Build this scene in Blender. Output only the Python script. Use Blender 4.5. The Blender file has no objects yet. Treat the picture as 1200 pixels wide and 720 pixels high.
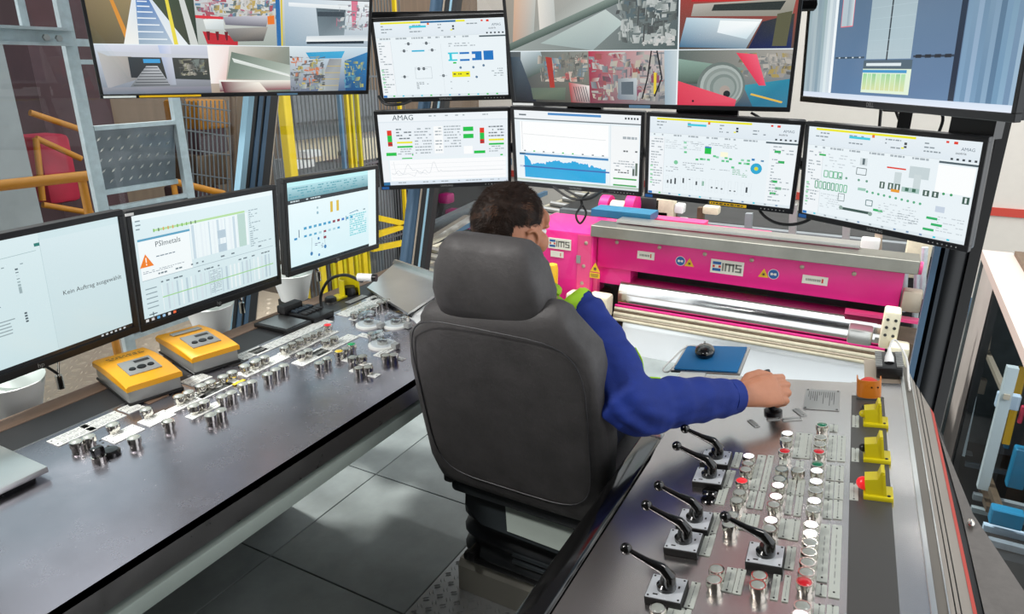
import bpy, bmesh, math, random
from math import pi, sin, cos, radians, atan2, sqrt
from mathutils import Vector, Matrix, noise
V = Vector
random.seed(7)
sc = bpy.context.scene
col = sc.collection

# ------------------------------------------------------------------ camera
FPX, PITCH, YAW, CAMH = 805.0, radians(19.3), radians(28.3), 1.6
CAM = V((0, 0, CAMH))
fwh = V((-sin(YAW), cos(YAW), 0)); RT = V((cos(YAW), sin(YAW), 0)); ZZ = V((0, 0, 1))
FW = fwh*cos(PITCH)-ZZ*sin(PITCH); UPV = fwh*sin(PITCH)+ZZ*cos(PITCH)
cd = bpy.data.cameras.new('camera'); cam = bpy.data.objects.new('camera', cd); col.objects.link(cam)
cd.sensor_width = 36; cd.lens = 36*FPX/1200; cd.clip_start = .05; cd.clip_end = 200
cam.matrix_world = Matrix(((RT.x, UPV.x, -FW.x, 0), (RT.y, UPV.y, -FW.y, 0), (RT.z, UPV.z, -FW.z, CAMH), (0, 0, 0, 1)))
sc.camera = cam

# ------------------------------------------------------------------ world, lamps, exposure
w = bpy.data.worlds.new('world'); sc.world = w; w.use_nodes = True
w.node_tree.nodes['Background'].inputs[0].default_value = (.93, .97, 1, 1)
w.node_tree.nodes['Background'].inputs[1].default_value = 1.7
sc.view_settings.view_transform = 'Standard'; sc.view_settings.look = 'None'
sc.view_settings.exposure = 0; sc.view_settings.gamma = 1; sc.view_settings.use_curve_mapping = False
def area(name, loc, target, size, power, colr=(1, 1, 1), sy=None):
    l = bpy.data.lights.new(name, 'AREA'); l.energy = power; l.color = colr
    l.shape = 'RECTANGLE'; l.size = size; l.size_y = sy or size
    o = bpy.data.objects.new(name, l); col.objects.link(o)
    o.location = loc; o.rotation_euler = (V(target)-V(loc)).to_track_quat('-Z', 'Y').to_euler()
    return o
area('ceiling_lamp_left', (-2.05, -.05, 2.56), (-1.6, .9, .75), .35, 60, (1, .98, .95))
area('ceiling_lamp_middle', (-1.3, .55, 2.56), (-.8, 1.5, .9), .4, 12, (1, .98, .95), .3)
area('ceiling_lamp_right', (.5, 1.3, 2.56), (0, 1.4, .8), .35, 9, (1, .97, .94))
sun = bpy.data.lights.new('hall_skylight_sun', 'SUN'); sun.energy = 4.5; sun.angle = radians(5); sun.color = (1, .97, .93)
so = bpy.data.objects.new('hall_skylight_sun', sun); col.objects.link(so)
so.rotation_euler = V((.57, -.06, -.83)).to_track_quat('-Z', 'Y').to_euler()

# ------------------------------------------------------------------ pixel helpers: where a line of sight meets a real plane
def ray(u, v): return RT*(u-600)-UPV*(v-360)+FW*FPX
def atz(u, v, z): d = ray(u, v); return CAM+d*((z-CAMH)/d.z)
def aty(u, v, y): d = ray(u, v); return CAM+d*(y/d.y)
def atx(u, v, x): d = ray(u, v); return CAM+d*(x/d.x)
def atpl(u, v, p, n): d = ray(u, v); return CAM+d*((p-CAM).dot(n)/d.dot(n))
def atd(u, v, z): return CAM+ray(u, v)*(z/FPX)

# ------------------------------------------------------------------ materials
MATS = {}
def lin(c):
    return tuple((x/12.92 if x <= .04045 else ((x+.055)/1.055)**2.4) for x in c[:3])
def hexc(h): return tuple(int(h[i:i+2], 16)/255 for i in (0, 2, 4))
def mat(name, c, rough=.5, metal=0, var=0, vscale=8, stretch=(1, 1, 1), bump=0, bscale=60, rvar=0, coat=0, emit=0, sub=0, spec=.5):
    """c is sRGB (hex string or tuple)"""
    if isinstance(c, str): c = hexc(c)
    m = bpy.data.materials.new(name); m.use_nodes = True; MATS[name] = m
    nt = m.node_tree; N = nt.nodes; Lk = nt.links; b = N['Principled BSDF']
    lc = lin(c)
    b.inputs['Base Color'].default_value = (*lc, 1); b.inputs['Roughness'].default_value = rough
    b.inputs['Metallic'].default_value = metal; b.inputs['Coat Weight'].default_value = coat
    b.inputs['Coat Roughness'].default_value = .1; b.inputs['Specular IOR Level'].default_value = spec
    if sub: b.inputs['Subsurface Weight'].default_value = sub; b.inputs['Subsurface Radius'].default_value = (.02, .008, .004)
    if emit: b.inputs['Emission Color'].default_value = (*lc, 1); b.inputs['Emission Strength'].default_value = emit
    if var or bump or rvar:
        tc = N.new('ShaderNodeTexCoord'); mp = N.new('ShaderNodeMapping'); mp.inputs['Scale'].default_value = stretch
        Lk.new(tc.outputs['Object'], mp.inputs['Vector'])
        def nz(s, d=6, ro=.6):
            n = N.new('ShaderNodeTexNoise'); n.inputs['Scale'].default_value = s; n.inputs['Detail'].default_value = d
            n.inputs['Roughness'].default_value = ro; Lk.new(mp.outputs[0], n.inputs['Vector']); return n
        def rng(src, a, bb, lo=.3, hi=.7):
            r = N.new('ShaderNodeMapRange'); r.inputs[1].default_value = lo; r.inputs[2].default_value = hi
            r.inputs[3].default_value = a; r.inputs[4].default_value = bb; Lk.new(src, r.inputs[0]); return r.outputs[0]
        if var:
            n = nz(vscale); f = rng(n.outputs['Fac'], 1-var, 1+var)
            h = N.new('ShaderNodeVectorMath'); h.operation = 'SCALE'; h.inputs[0].default_value = lc; Lk.new(f, h.inputs['Scale'])
            Lk.new(h.outputs[0], b.inputs['Base Color'])
        if rvar:
            n = nz(vscale*2.3, 8, .7); Lk.new(rng(n.outputs['Fac'], max(.03, rough-rvar), rough+rvar), b.inputs['Roughness'])
        if bump:
            n = nz(bscale, 4); bp = N.new('ShaderNodeBump'); bp.inputs['Strength'].default_value = bump; bp.inputs['Distance'].default_value = .01
            Lk.new(n.outputs['Fac'], bp.inputs['Height']); Lk.new(bp.outputs[0], b.inputs['Normal'])
    return m
def attr_mat(name, strength, rough=.25, emissive=True):
    m = bpy.data.materials.new(name); m.use_nodes = True; MATS[name] = m
    N = m.node_tree.nodes; b = N['Principled BSDF']; a = N.new('ShaderNodeAttribute'); a.attribute_name = 'Col'
    b.inputs['Roughness'].default_value = rough
    if emissive:
        b.inputs['Base Color'].default_value = (.01, .01, .012, 1); b.inputs['Emission Strength'].default_value = strength
        m.node_tree.links.new(a.outputs['Color'], b.inputs['Emission Color'])
    else: m.node_tree.links.new(a.outputs['Color'], b.inputs['Base Color'])
    return m
def glass_mat(name, tint, ior=1.35, rough=0.0, gcol=1):
    m = bpy.data.materials.new(name); m.use_nodes = True; MATS[name] = m
    N = m.node_tree.nodes; N.clear(); o = N.new('ShaderNodeOutputMaterial'); mx = N.new('ShaderNodeMixShader')
    t = N.new('ShaderNodeBsdfTransparent'); g = N.new('ShaderNodeBsdfGlossy'); f = N.new('ShaderNodeFresnel')
    t.inputs[0].default_value = (*tint, 1); g.inputs['Roughness'].default_value = rough; f.inputs[0].default_value = ior
    g.inputs[0].default_value = (gcol, gcol, gcol, 1)
    L = m.node_tree.links
    ge = N.new('ShaderNodeNewGeometry'); mu = N.new('ShaderNodeMath'); mu.operation = 'MULTIPLY_ADD'; L.new(ge.outputs['Backfacing'], mu.inputs[0]); mu.inputs[1].default_value = -1; mu.inputs[2].default_value = 1
    m2 = N.new('ShaderNodeMath'); m2.operation = 'MULTIPLY'; L.new(mu.outputs[0], m2.inputs[0]); L.new(f.outputs[0], m2.inputs[1])  # only the outer face of a pane mirrors
    L.new(m2.outputs[0], mx.inputs[0]); L.new(t.outputs[0], mx.inputs[1]); L.new(g.outputs[0], mx.inputs[2]); L.new(mx.outputs[0], o.inputs[0])
    return m
attr_mat('screen', 1.0); attr_mat('print', 0, .5, False)
glass_mat('window_glass', (.96, .98, .98), 1.3); glass_mat('enclosure_glass', (.93, .97, .98), 1.1); glass_mat('clear_dome', (.84, .88, .92), 2.0, .04)
mat('steel', 'aaa7af', .25, 1, var=.07, vscale=6, rvar=.05)
mat('console_steel', 'd0cbc8', .27, 1, var=.03, vscale=2); mat('strip_metal', 'dcdad8', .13, 1); mat('panel_steel', '80868c', .45, .4, var=.15, vscale=12); mat('inner_grey', '4d585a', .6, var=.2); mat('light_post', 'b4babc', .5); mat('end_grey', 'a8a29c', .6, var=.08, vscale=3); mat('tread_metal', 'b2b4b4', .38, .5); mat('roof_pink', 'b9aaa2', .6); mat('trim_red', 'b4443a', .5); mat('steel_plain', 'b8b6b4', .30, 1, var=.04, vscale=9, rvar=.04)
mat('steel_bright', 'd9d9d6', .3, 1, var=.05)
mat('chrome', 'd8d4cc', .12, 1)
mat('galvanised', 'c2ced2', .42, .3, var=.12, vscale=25)
mat('aluminium', 'cfcdc8', .3, .9)
mat('sheet', 'e6e8e8', .32, .85, var=.03, vscale=2)
mat('black', '0c0c0d', .38); mat('black_matt', '141415', .6, var=.1); mat('gloss_black', '070707', .12, coat=.4)
mat('bezel', '17181a', .4, bump=.02, bscale=400)
mat('dark_strip', '2b2b2c', .45, .1, bump=.02, bscale=200)
mat('wood_edge', '7a6352', .45, .2, var=.1, vscale=6, stretch=(8, 1, 8))
mat('grey_strip', '4d4c4a', .42, .3)
mat('label_white', 'dfe1dc', .4, .1); mat('label_grey', '9c9e9c', .4, .3); mat('label_black', '2a2a2a', .5); mat('engrave', '7d807e', .5); mat('label_pale', 'b3b8b0', .45, .1); mat('lever_face', 'cfd4d8', .35, .35); mat('ledge', '9a938a', .4, .3); mat('ledge_dark', '77726a', .4, .4); mat('roof_blue', 'aebccb', .6); mat('flank', '6e6a66', .42, .5, var=.1, vscale=60)
mat('lens_grey', '8f938c', .35, coat=.5); mat('lens_white', 'fff4ff', .3, emit=1.6); mat('lens_red', 'c01420', .25, coat=.6)
mat('lens_green', '0f6a4a', .25, coat=.6); mat('lens_yellow', 'd9b91a', .3, coat=.4); mat('lens_red_lit', 'e2252c', .3, emit=.5)
mat('lens_green_bright', '12a05c', .3, coat=.4)
mat('yellow', 'e8b010', .4, var=.05); mat('amber', 'f0a80c', .38, var=.04); mat('lemon', 'c8b80a', .42, var=.05); mat('orange', 'b9690c', .45, var=.06)
mat('vinyl', '434141', .6, var=.22, vscale=11, bump=.10, bscale=90, rvar=.12); mat('vinyl_dark', '2d2d30', .5, var=.12, vscale=14, bump=.06, bscale=120)
mat('rubber', '1c2023', .5, bump=.05); mat('tray', '2a3033', .42, bump=.02)
mat('plinth', 'a6a498', .5, .2, var=.06); mat('tile', '868d8c', .5, var=.20, vscale=5, bump=.02, rvar=.1)
mat('rail_green', 'b6c2ba', .5, .1, var=.06, vscale=6)
mat('skin', 'b57a5c', .5, sub=.1, var=.06, vscale=30, bump=.03, bscale=250); mat('skin_dark', '8a4d3a', .5)
mat('hair', '20140d', .6, var=.3, vscale=60, spec=.2); mat('hair_glint', '4a3326', .6, var=.4, vscale=80, spec=.2)
mat('blue_cloth', '07287a', .8, var=.14, vscale=18, bump=.12, bscale=260); mat('lime', '98c81c', .7, bump=.05, bscale=200)
mat('navy', '16203c', .8); mat('boot', '15130f', .5)
mat('magenta', 'ea1f86', .35, var=.05, vscale=3); mat('pink_light', 'ec4a86', .4); mat('magenta_dark', 'a31566', .45)
mat('cream', 'dcd2b8', .5, var=.1, vscale=15); mat('white_wall', 'e6dfd4', .8, var=.02); mat('red_stripe', 'd04a3c', .7)
mat('pad_blue', '0a6aa4', .7); mat('white', 'eceeec', .4); mat('pale_green', 'c3cfca', .4); mat('cable', '0e0f10', .45); mat('cable_white', 'd8d8d4', .5)
mat('frame_blue', '47627a', .4, .3); mat('frame_light', '8fb4c6', .4, .4); mat('frame_black', '0d1013', .4)
mat('maroon', '4a3338', .7, var=.2, vscale=3); mat('concrete', '8f9698', .8, var=.12, vscale=4); mat('brown_wall', '83705e', .8, var=.12, vscale=2, stretch=(6, 6, .4))
mat('machine_red', 'b02340', .5, var=.12); mat('rail_ochre', 'b87a1e', .45, var=.1); mat('post_yellow', 'e0c218', .45, var=.06)
mat('fence', '6d7478', .5, .4); mat('hall_grey', '7c8184', .7, var=.15, vscale=3); mat('hall_dark', '2a2b2c', .6, var=.3, vscale=4); mat('hall_floor', '5a5a58', .7, var=.15, vscale=2)
mat('steel_blue', '5f86a4', .5, .2); mat('machine_blue', '1a6f92', .5, var=.1); mat('brass_dark', '6d5a48', .5, .5, var=.2, vscale=9)
mat('ceiling', 'a4a2aa', .8); mat('rear_wall', '6c6a68', .8); mat('sign_white', 'e9e4d6', .5); mat('sign_grey', '7f7d74', .5)
mat('sign_blue', '1c5a9c', .5); mat('sign_red', 'd03a30', .5); mat('warn_yellow', 'e8b818', .5); mat('warn_orange', 'f08020', .5, emit=.8)
mat('teal_panel', '27313a', .5); mat('pearl', 'b9aa98', .4, .5); mat('cover_steel', '8f8d84', .35, .8, var=.15, vscale=3)

# ------------------------------------------------------------------ mesh builder
def frame(o, x, y=None, z=None):
    x = V(x).normalized()
    if z is None and y is None: y = V((0, 0, 1)).cross(x) if abs(x.z) < .95 else V((0, 1, 0))
    if z is None: z = x.cross(V(y)).normalized(); y = z.cross(x)
    else: z = V(z).normalized(); y = z.cross(x).normalized(); x = y.cross(z)
    m = Matrix.Identity(4)
    for i in range(3): m[i][0], m[i][1], m[i][2], m[i][3] = x[i], y[i], z[i], o[i]
    return m
class MB:
    def __init__(s): s.v = []; s.f = []; s.mi = []; s.c = []; s.cur = 0; s.colr = None
    def add(s, vs, fs, M=None, cols=None):
        b = len(s.v)
        s.v += [(M @ V(p)) if M is not None else V(p) for p in vs]
        for f in fs:
            s.f.append([b+i for i in f]); s.mi.append(s.cur)
            s.c.append([cols[i] for i in f] if cols else ([s.colr]*len(f) if s.colr else None))
        return s
    def box(s, c, d, M=None, taper=1):
        x, y, z = d[0]/2, d[1]/2, d[2]/2; cx, cy, cz = c; t = taper
        vs = [(cx+i*x*(t if k > 0 else 1), cy+j*y*(t if k > 0 else 1), cz+k*z) for k in (-1, 1) for j in (-1, 1) for i in (-1, 1)]
        return s.add(vs, [(0, 2, 3, 1), (4, 5, 7, 6), (0, 1, 5, 4), (2, 6, 7, 3), (0, 4, 6, 2), (1, 3, 7, 5)], M)
    def rbox(s, c, d, r, M=None, seg=2):
        bm = bmesh.new(); bmesh.ops.create_cube(bm, size=1)
        for v in bm.verts: v.co = V((v.co.x*d[0]+c[0], v.co.y*d[1]+c[1], v.co.z*d[2]+c[2]))
        bmesh.ops.bevel(bm, geom=bm.edges[:], offset=r, segments=seg, affect='EDGES', profile=.5)
        bm.verts.index_update(); s.add([v.co.copy() for v in bm.verts], [[v.index for v in f.verts] for f in bm.faces], M); bm.free(); return s
    def prism(s, poly, z0, z1, M=None):
        n = len(poly); a = sum(poly[i][0]*poly[(i+1) % n][1]-poly[(i+1) % n][0]*poly[i][1] for i in range(n))
        if a < 0: poly = poly[::-1]
        vs = [(p[0], p[1], z0) for p in poly]+[(p[0], p[1], z1) for p in poly]
        return s.add(vs, [list(range(n))[::-1], list(range(n, 2*n))]+[(i, (i+1) % n, n+(i+1) % n, n+i) for i in range(n)], M)
    def lathe(s, prof, M=None, n=16, cap=True):
        vs = []; fs = []
        for r, z in prof: vs += [(r*cos(2*pi*i/n), r*sin(2*pi*i/n), z) for i in range(n)]
        for k in range(len(prof)-1):
            fs += [(k*n+i, k*n+(i+1) % n, (k+1)*n+(i+1) % n, (k+1)*n+i) for i in range(n)]
        if cap: fs += [list(range(n))[::-1], list(range((len(prof)-1)*n, len(prof)*n))]
        return s.add(vs, fs, M)
    def cyl(s, p0, p1, r, r1=None, n=12):
        p0, p1 = V(p0), V(p1); d = p1-p0; L = d.length
        z = d.normalized(); x = z.orthogonal().normalized()
        return s.lathe([(r, 0), (r if r1 is None else r1, L)], frame(p0, x, z=z), n)
    def beam(s, p0, p1, wd, ht, up=(0, 0, 1)):
        p0, p1 = V(p0), V(p1); x = (p1-p0).normalized(); y = V(up).cross(x)
        if y.length < .01: y = V((0, 1, 0)).cross(x)
        return s.box(((p1-p0).length/2, 0, 0), ((p1-p0).length, wd, ht), frame(p0, x, y.normalized()))
    def loft(s, pts, rad, n=12, caps=True, side=None, ex=2.0):
        """tube along pts; rad: list of r or (rx, ry); round end caps"""
        pts = [V(p) for p in pts]; R = [(r, r) if not isinstance(r, tuple) else r for r in rad]
        if caps:
            d0 = (pts[0]-pts[1]).normalized(); d1 = (pts[-1]-pts[-2]).normalized(); a, b = R[0], R[-1]; k0 = min(a); k1 = min(b)
            pts = [pts[0]+d0*k0*q for q in (.98, .8, .45)]+pts+[pts[-1]+d1*k1*q for q in (.45, .8, .98)]
            R = [(a[0]-k0*(1-q), a[1]-k0*(1-q)) for q in (.2, .6, .89)]+R+[(b[0]-k1*(1-q), b[1]-k1*(1-q)) for q in (.89, .6, .2)]
        vs = []; fs = []; x = None
        for i, p in enumerate(pts):
            t = (pts[min(i+1, len(pts)-1)]-pts[max(i-1, 0)]).normalized()
            if x is None: x = V(side) if side else t.orthogonal()
            x = (x-t*x.dot(t)).normalized(); y = t.cross(x)
            for k in range(n):
                a = 2*pi*k/n; ca, sa = cos(a), sin(a); e = 2/ex
                vs.append(p+x*R[i][0]*math.copysign(abs(ca)**e, ca)+y*R[i][1]*math.copysign(abs(sa)**e, sa))
        for i in range(len(pts)-1): fs += [(i*n+k, i*n+(k+1) % n, (i+1)*n+(k+1) % n, (i+1)*n+k) for k in range(n)]
        fs += [list(range(n))[::-1], list(range((len(pts)-1)*n, len(pts)*n))]
        return s.add(vs, fs)
    def tube(s, pts, r, n=8): return s.loft(smooth_path(pts), [r]*len(smooth_path(pts)), n, caps=False)
    def ball(s, c, r, n=12, sc3=(1, 1, 1), M=None):
        k = max(4, n//2); prof = [(r*sin(pi*(i+.02)/(k+.04)), -r*cos(pi*(i+.02)/(k+.04))) for i in range(k+1)]
        B = Matrix.Translation(c) @ Matrix.Diagonal((*sc3, 1)); return s.lathe(prof, (M @ B) if M is not None else B, n)
    def rect(s, M, x0, y0, x1, y1, z=0): return s.add([(x0, y0, z), (x1, y0, z), (x1, y1, z), (x0, y1, z)], [(0, 1, 2, 3)], M)
    def text(s, txt, h, M, align='CENTER', ext=0, wide=1.0):
        vs, fs = text_mesh(txt, align); k = h/.7
        return s.add([(v[0]*k*wide, v[1]*k, v[2]*k) for v in vs], fs, M)
def smooth_path(pts, k=6):
    P = [V(p) for p in pts]
    if len(P) < 3: return P
    out = []
    for i in range(len(P)-1):
        a, b, c, d = P[max(i-1, 0)], P[i], P[i+1], P[min(i+2, len(P)-1)]
        for j in range(k):
            t = j/k; out.append(.5*((2*b)+(c-a)*t+(2*a-5*b+4*c-d)*t*t+(3*b-a-3*c+d)*t**3))
    return out+[P[-1]]
_txt = {}
def text_mesh(t, align):
    if (t, align) not in _txt:
        cu = bpy.data.curves.new('t', 'FONT'); cu.body = t; cu.align_x = align; cu.align_y = 'CENTER'; cu.resolution_u = 2
        o = bpy.data.objects.new('t', cu); col.objects.link(o); dg = bpy.context.evaluated_depsgraph_get()
        me = o.evaluated_get(dg).to_mesh(); _txt[(t, align)] = ([tuple(v.co) for v in me.vertices], [tuple(p.vertices) for p in me.polygons])
        o.evaluated_get(dg).to_mesh_clear(); bpy.data.objects.remove(o); bpy.data.curves.remove(cu)
    return _txt[(t, align)]
WM = {}
def wm(o): return WM.get(o.name, Matrix.Identity(4))
def setup(o, parent, M):
    """place o with world matrix M under parent"""
    col.objects.link(o); WM[o.name] = M
    if parent: o.parent = parent; o.matrix_local = wm(parent).inverted() @ M
    else: o.matrix_local = M
    return o
def build(mb, name, mats, parent=None, M=None, smooth=35, kind=None):
    """mesh object; vertices are given in the space of M if M is passed, else in world space (then stored relative to the parent)"""
    if isinstance(mats, str): mats = [mats]
    world = M is None
    if world: M = wm(parent) if parent else Matrix.Identity(4); Mi = M.inverted()
    me = bpy.data.meshes.new(name); vs = [tuple(Mi @ p) for p in mb.v] if world else [tuple(p) for p in mb.v]
    me.from_pydata(vs, [], mb.f)
    for m in mats: me.materials.append(MATS[m])
    if len(mats) > 1: me.polygons.foreach_set('material_index', mb.mi)
    if any(c is not None for c in mb.c):
        a = me.color_attributes.new('Col', 'FLOAT_COLOR', 'CORNER'); flat = []
        for f, c in zip(mb.f, mb.c):
            for q in (c or [(0, 0, 0)]*len(f)): flat += [*q[:3], 1]
        a.data.foreach_set('color', flat)
    me.update()
    if smooth:
        me.shade_smooth(); me.set_sharp_from_angle(angle=radians(smooth))
    o = bpy.data.objects.new(name, me)
    if kind: o['kind'] = kind
    return setup(o, parent, M)
def tag(o, label, cat, group=None):
    o['label'] = label; o['category'] = cat
    if group: o['group'] = group
    return o
def thing(name, label, cat, M=None, group=None):
    if M is None: M = Matrix.Identity(4)
    elif isinstance(M, (tuple, Vector)): M = Matrix.Translation(M)
    o = bpy.data.objects.new(name, None); o.empty_display_size = .05
    return tag(setup(o, None, M), label, cat, group)
def struct(mb, name, mats, smooth=35): return build(mb, name, mats, smooth=smooth, kind='structure')
def inst(src, parent, M, label=None):
    o = src.copy()
    for k in ('label',):
        if k in o and not label: del o[k]
    if label: o['label'] = label
    return setup(o, parent, M)
def remesh(mb, voxel, smooth=4, fac=.5):
    """fuse overlapping closed shapes into one continuous skin; returns a new MB"""
    me = bpy.data.meshes.new('tmp'); me.from_pydata([tuple(p) for p in mb.v], [], mb.f); o = bpy.data.objects.new('tmp', me); col.objects.link(o)
    m = o.modifiers.new('r', 'REMESH'); m.mode = 'VOXEL'; m.voxel_size = voxel
    if smooth: q = o.modifiers.new('s', 'SMOOTH'); q.iterations = smooth; q.factor = fac
    dg = bpy.context.evaluated_depsgraph_get(); e = o.evaluated_get(dg); em = e.to_mesh()
    r = MB(); r.add([v.co.copy() for v in em.vertices], [tuple(p.vertices) for p in em.polygons])
    r.n = [v.normal.copy() for v in em.vertices]
    e.to_mesh_clear(); bpy.data.objects.remove(o); bpy.data.meshes.remove(me); return r
# ================================================================== SETTING
# floor of the control cabin: raised-floor tiles
fl = MB().box((-1.07, .7, -.06), (2.75, 4.7, .08)); floor = struct(fl, 'floor', 'black_matt')
TS = .5716; tile = None
for i in range(-1, 3):
    for j in range(-5, 4):
        M = Matrix.Translation((-1.668+TS*(i+.5), 1.33+TS*(j+.5), -.01))
        if tile is None:
            tile = build(MB().rbox((0, 0, 0), (TS-.004, TS-.004, .02), .0015, seg=1), 'floor_tile', 'tile', floor, M, smooth=0)
        else: inst(tile, floor, M)
struct(MB().box((-.9, .7, 2.66), (3.3, 4.7, .1)), 'ceiling', 'ceiling')
struct(MB().box((-.9, -1.65, 1.3), (3.3, .1, 2.7)), 'wall_rear', 'rear_wall')
wr = struct(MB().box((.75, -.75, 1.3), (.1, 1.9, 2.7)), 'wall_right', 'rear_wall')
struct(MB().box((-2.45, -.45, 1.3), (.1, 2.4, 2.7)), 'wall_left', 'rear_wall')  # unseen solid stretch, added to block the sun from the near desk
# glazing: left side window (plane X = -2.45) with raked mullions, front window leaning outwards
XL = -2.45
def rake(y0, z): return y0+(z-.6)*.29
wl = struct(MB().box((XL-.02, .9, .10), (.12, 5.0, .12)).box((XL-.02, .9, 2.5), (.12, 5.0, .2)), 'window_1', 'frame_blue')
build(MB().box((XL, 1.85, 1.3), (.008, 2.3, 2.3)), 'glass_pane', 'window_glass', wl, smooth=0)
ml = MB()
def raked(y0, dy, x, dx, name, m, parent, z0=.1, z1=2.6):
    mb = MB(); vs = []
    for z in (z0, z1):
        y = rake(y0, z); vs += [(x-dx/2, y-dy/2, z), (x+dx/2, y-dy/2, z), (x+dx/2, y+dy/2, z), (x-dx/2, y+dy/2, z)]
    mb.add(vs, [(3, 2, 1, 0), (4, 5, 6, 7), (0, 1, 5, 4), (1, 2, 6, 5), (2, 3, 7, 6), (3, 0, 4, 7)])
    return build(mb, name, m, parent, smooth=0)
yb = 1.835
for dy, wd, m, nm, dx in ((0, .045, 'frame_light', 'mullion_profile', .07), (.045, .035, 'frame_black', 'mullion_seal', .05), (.082, .035, 'frame_blue', 'mullion_profile', .07),
                          (.115, .022, 'frame_black', 'mullion_seal', .05), (.143, .034, 'frame_blue', 'mullion_profile', .07), (.195, .07, 'frame_black', 'mullion_seal', .06), (.236, .012, 'pearl', 'mullion_seal', .05)):
    raked(1.90+dy*.66, wd*.66, XL+.02, dx*.5, nm, m, wl)
# front window
wf = struct(MB().box((-1.05, 3.07, .0), (2.8, .10, .05)), 'window_2', 'frame_black')
def fy(z): return 3.06+(z-.1)*.29
gp = MB(); gp.add([(-2.4, fy(.1), .1), (.3, fy(.1), .1), (.3, fy(2.6), 2.6), (-2.4, fy(2.6), 2.6)], [(0, 1, 2, 3)]); build(gp, 'glass_pane', 'window_glass', wf, smooth=0)
# corner pillar, leaning with the front window
cp = thing('corner_pillar', 'round blue-grey steel pillar leaning outwards at the window corner behind the tilted steel plate', 'pillar', (-2.44, 3.06, 0))
def pl(x, z, dy=0): return V((x, rake(3.2, z)+dy, z))
build(MB().cyl(pl(-2.415, .05), pl(-2.415, 2.6), .046, n=20), 'pillar_tube', 'frame_blue', cp)
build(MB().beam(pl(-2.365, .05), pl(-2.365, 2.6), .012, .03), 'light_strip', 'pearl', cp)
build(MB().beam(pl(-2.338, .05), pl(-2.338, 2.6), .036, .03), 'black_profile', 'frame_black', cp)
build(MB().beam(pl(-2.310, .05), pl(-2.310, 2.6), .016, .05), 'light_strip', 'frame_light', cp)
build(MB().beam(pl(-2.286, .05), pl(-2.286, 2.6), .034, .05), 'black_profile', 'frame_black', cp)
# right pillar carrying the right-hand monitors
rp = thing('monitor_pillar', 'thick black round pillar behind the far right end of the console carrying monitors', 'pillar', (.285, 2.98, 0))
build(MB().lathe([(.06, 0), (.06, 2.6)], Matrix.Translation((.275, 2.98, 0)), 24), 'pillar_tube', 'frame_black', rp)
build(MB().box((.215, 2.93, 1.3), (.02, .05, 2.6)), 'edge_profile', 'frame_blue', rp)
build(MB().box((.335, 2.96, 1.3), (.035, .07, 2.6)), 'edge_profile', 'black', rp)
build(MB().box((.245, 2.915, 1.3), (.012, .02, 2.6)), 'edge_profile', 'teal_panel', rp)
build(MB().lathe([(.10, 0), (.10, .02), (.075, .03)], Matrix.Translation((.275, 2.98, 0)), 24), 'foot_flange', 'black', rp)
# tread plate with raised bars under the seat
def tread(x0, x1, y0, y1, z, step, parent, m='steel_plain', name='tread_bars', L=.5, h=.0016):
    mb = MB(); ny = int((y1-y0)/step); nx = int((x1-x0)/step)
    for i in range(nx):
        for j in range(ny):
            a = radians(40 if (i+j) % 2 else -50); c = V((x0+(i+.5)*step, y0+(j+.5)*step, z)); d = V((cos(a), sin(a), 0)); nn = V((-sin(a), cos(a), 0))
            for k in (-1, 1):
                q = c+nn*k*step*.17; e = d*step*L*.72; wv = nn*step*.065
                mb.add([q-e, q-wv, q+e, q+wv, q+V((0, 0, h))-e*.5, q+V((0, 0, h))+e*.5], [(0, 1, 5, 4), (1, 2, 5), (2, 3, 4, 5), (3, 0, 4)])
    return build(mb, name, m, parent, smooth=0, kind='stuff')
tp = thing('tread_plate', 'bare metal tread plate with raised bars lying under the swivel seat', 'floor plate', (-.72, 1.4, .003))
build(MB().box((-.725, 1.45, .003), (.73, 1.3, .006)), 'plate', 'tread_metal', tp, smooth=0)
tread(-1.085, -.37, .85, 2.05, .0062, .032, tp, 'tread_metal', h=.003)

# ================================================================== LEFT CONSOLE
LG = 'push buttons on the left console'
ld = thing('control_desk', 'long brushed-steel control desk on the left with rows of chrome buttons and white labels', 'control desk', (-1.5, 1.0, 0))
DY0, DY1 = -.35, 2.36
build(MB().prism([(-1.69, DY0), (-1.082, DY0), (-1.066, DY1), (-1.69, DY1)], .735, .75), 'desk_top', 'steel', ld, smooth=0)
build(MB().box((-1.755, (DY0+DY1)/2, .742), (.126, DY1-DY0, .014)), 'cable_strip', 'dark_strip', ld, smooth=0)
build(MB().box((-1.692, (DY0+DY1)/2, .7475), (.004, DY1-DY0, .006)), 'strip_edge', 'steel_plain', ld, smooth=0)
build(MB().rbox((-1.853, (DY0+DY1)/2, .742), (.066, DY1-DY0, .018), .003), 'rear_edge_strip', 'wood_edge', ld)
build(MB().add([(-1.082, DY0, .75), (-1.066, DY1, .75), (-1.058, DY1, .708), (-1.074, DY0, .708), (-1.10, DY0, .75), (-1.10, DY1, .75), (-1.10, DY1, .708), (-1.10, DY0, .708)],
      [(0, 1, 2, 3), (4, 5, 1, 0), (3, 2, 6, 7), (0, 3, 7, 4), (1, 5, 6, 2)]), 'front_fascia', 'steel_plain', ld, smooth=0)
build(MB().box((-1.13, (DY0+DY1)/2, .69), (.04, DY1-DY0, .05)), 'shadow_gap', 'black_matt', ld, smooth=0)
build(MB().rbox((-1.095, (DY0+DY1)/2, .662), (.03, DY1-DY0, .036), .003), 'front_rail', 'rail_green', ld)
build(MB().box((-1.50, (DY0+DY1)/2, .70), (.70, DY1-DY0, .07)), 'underframe', 'black_matt', ld, smooth=0)
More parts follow.
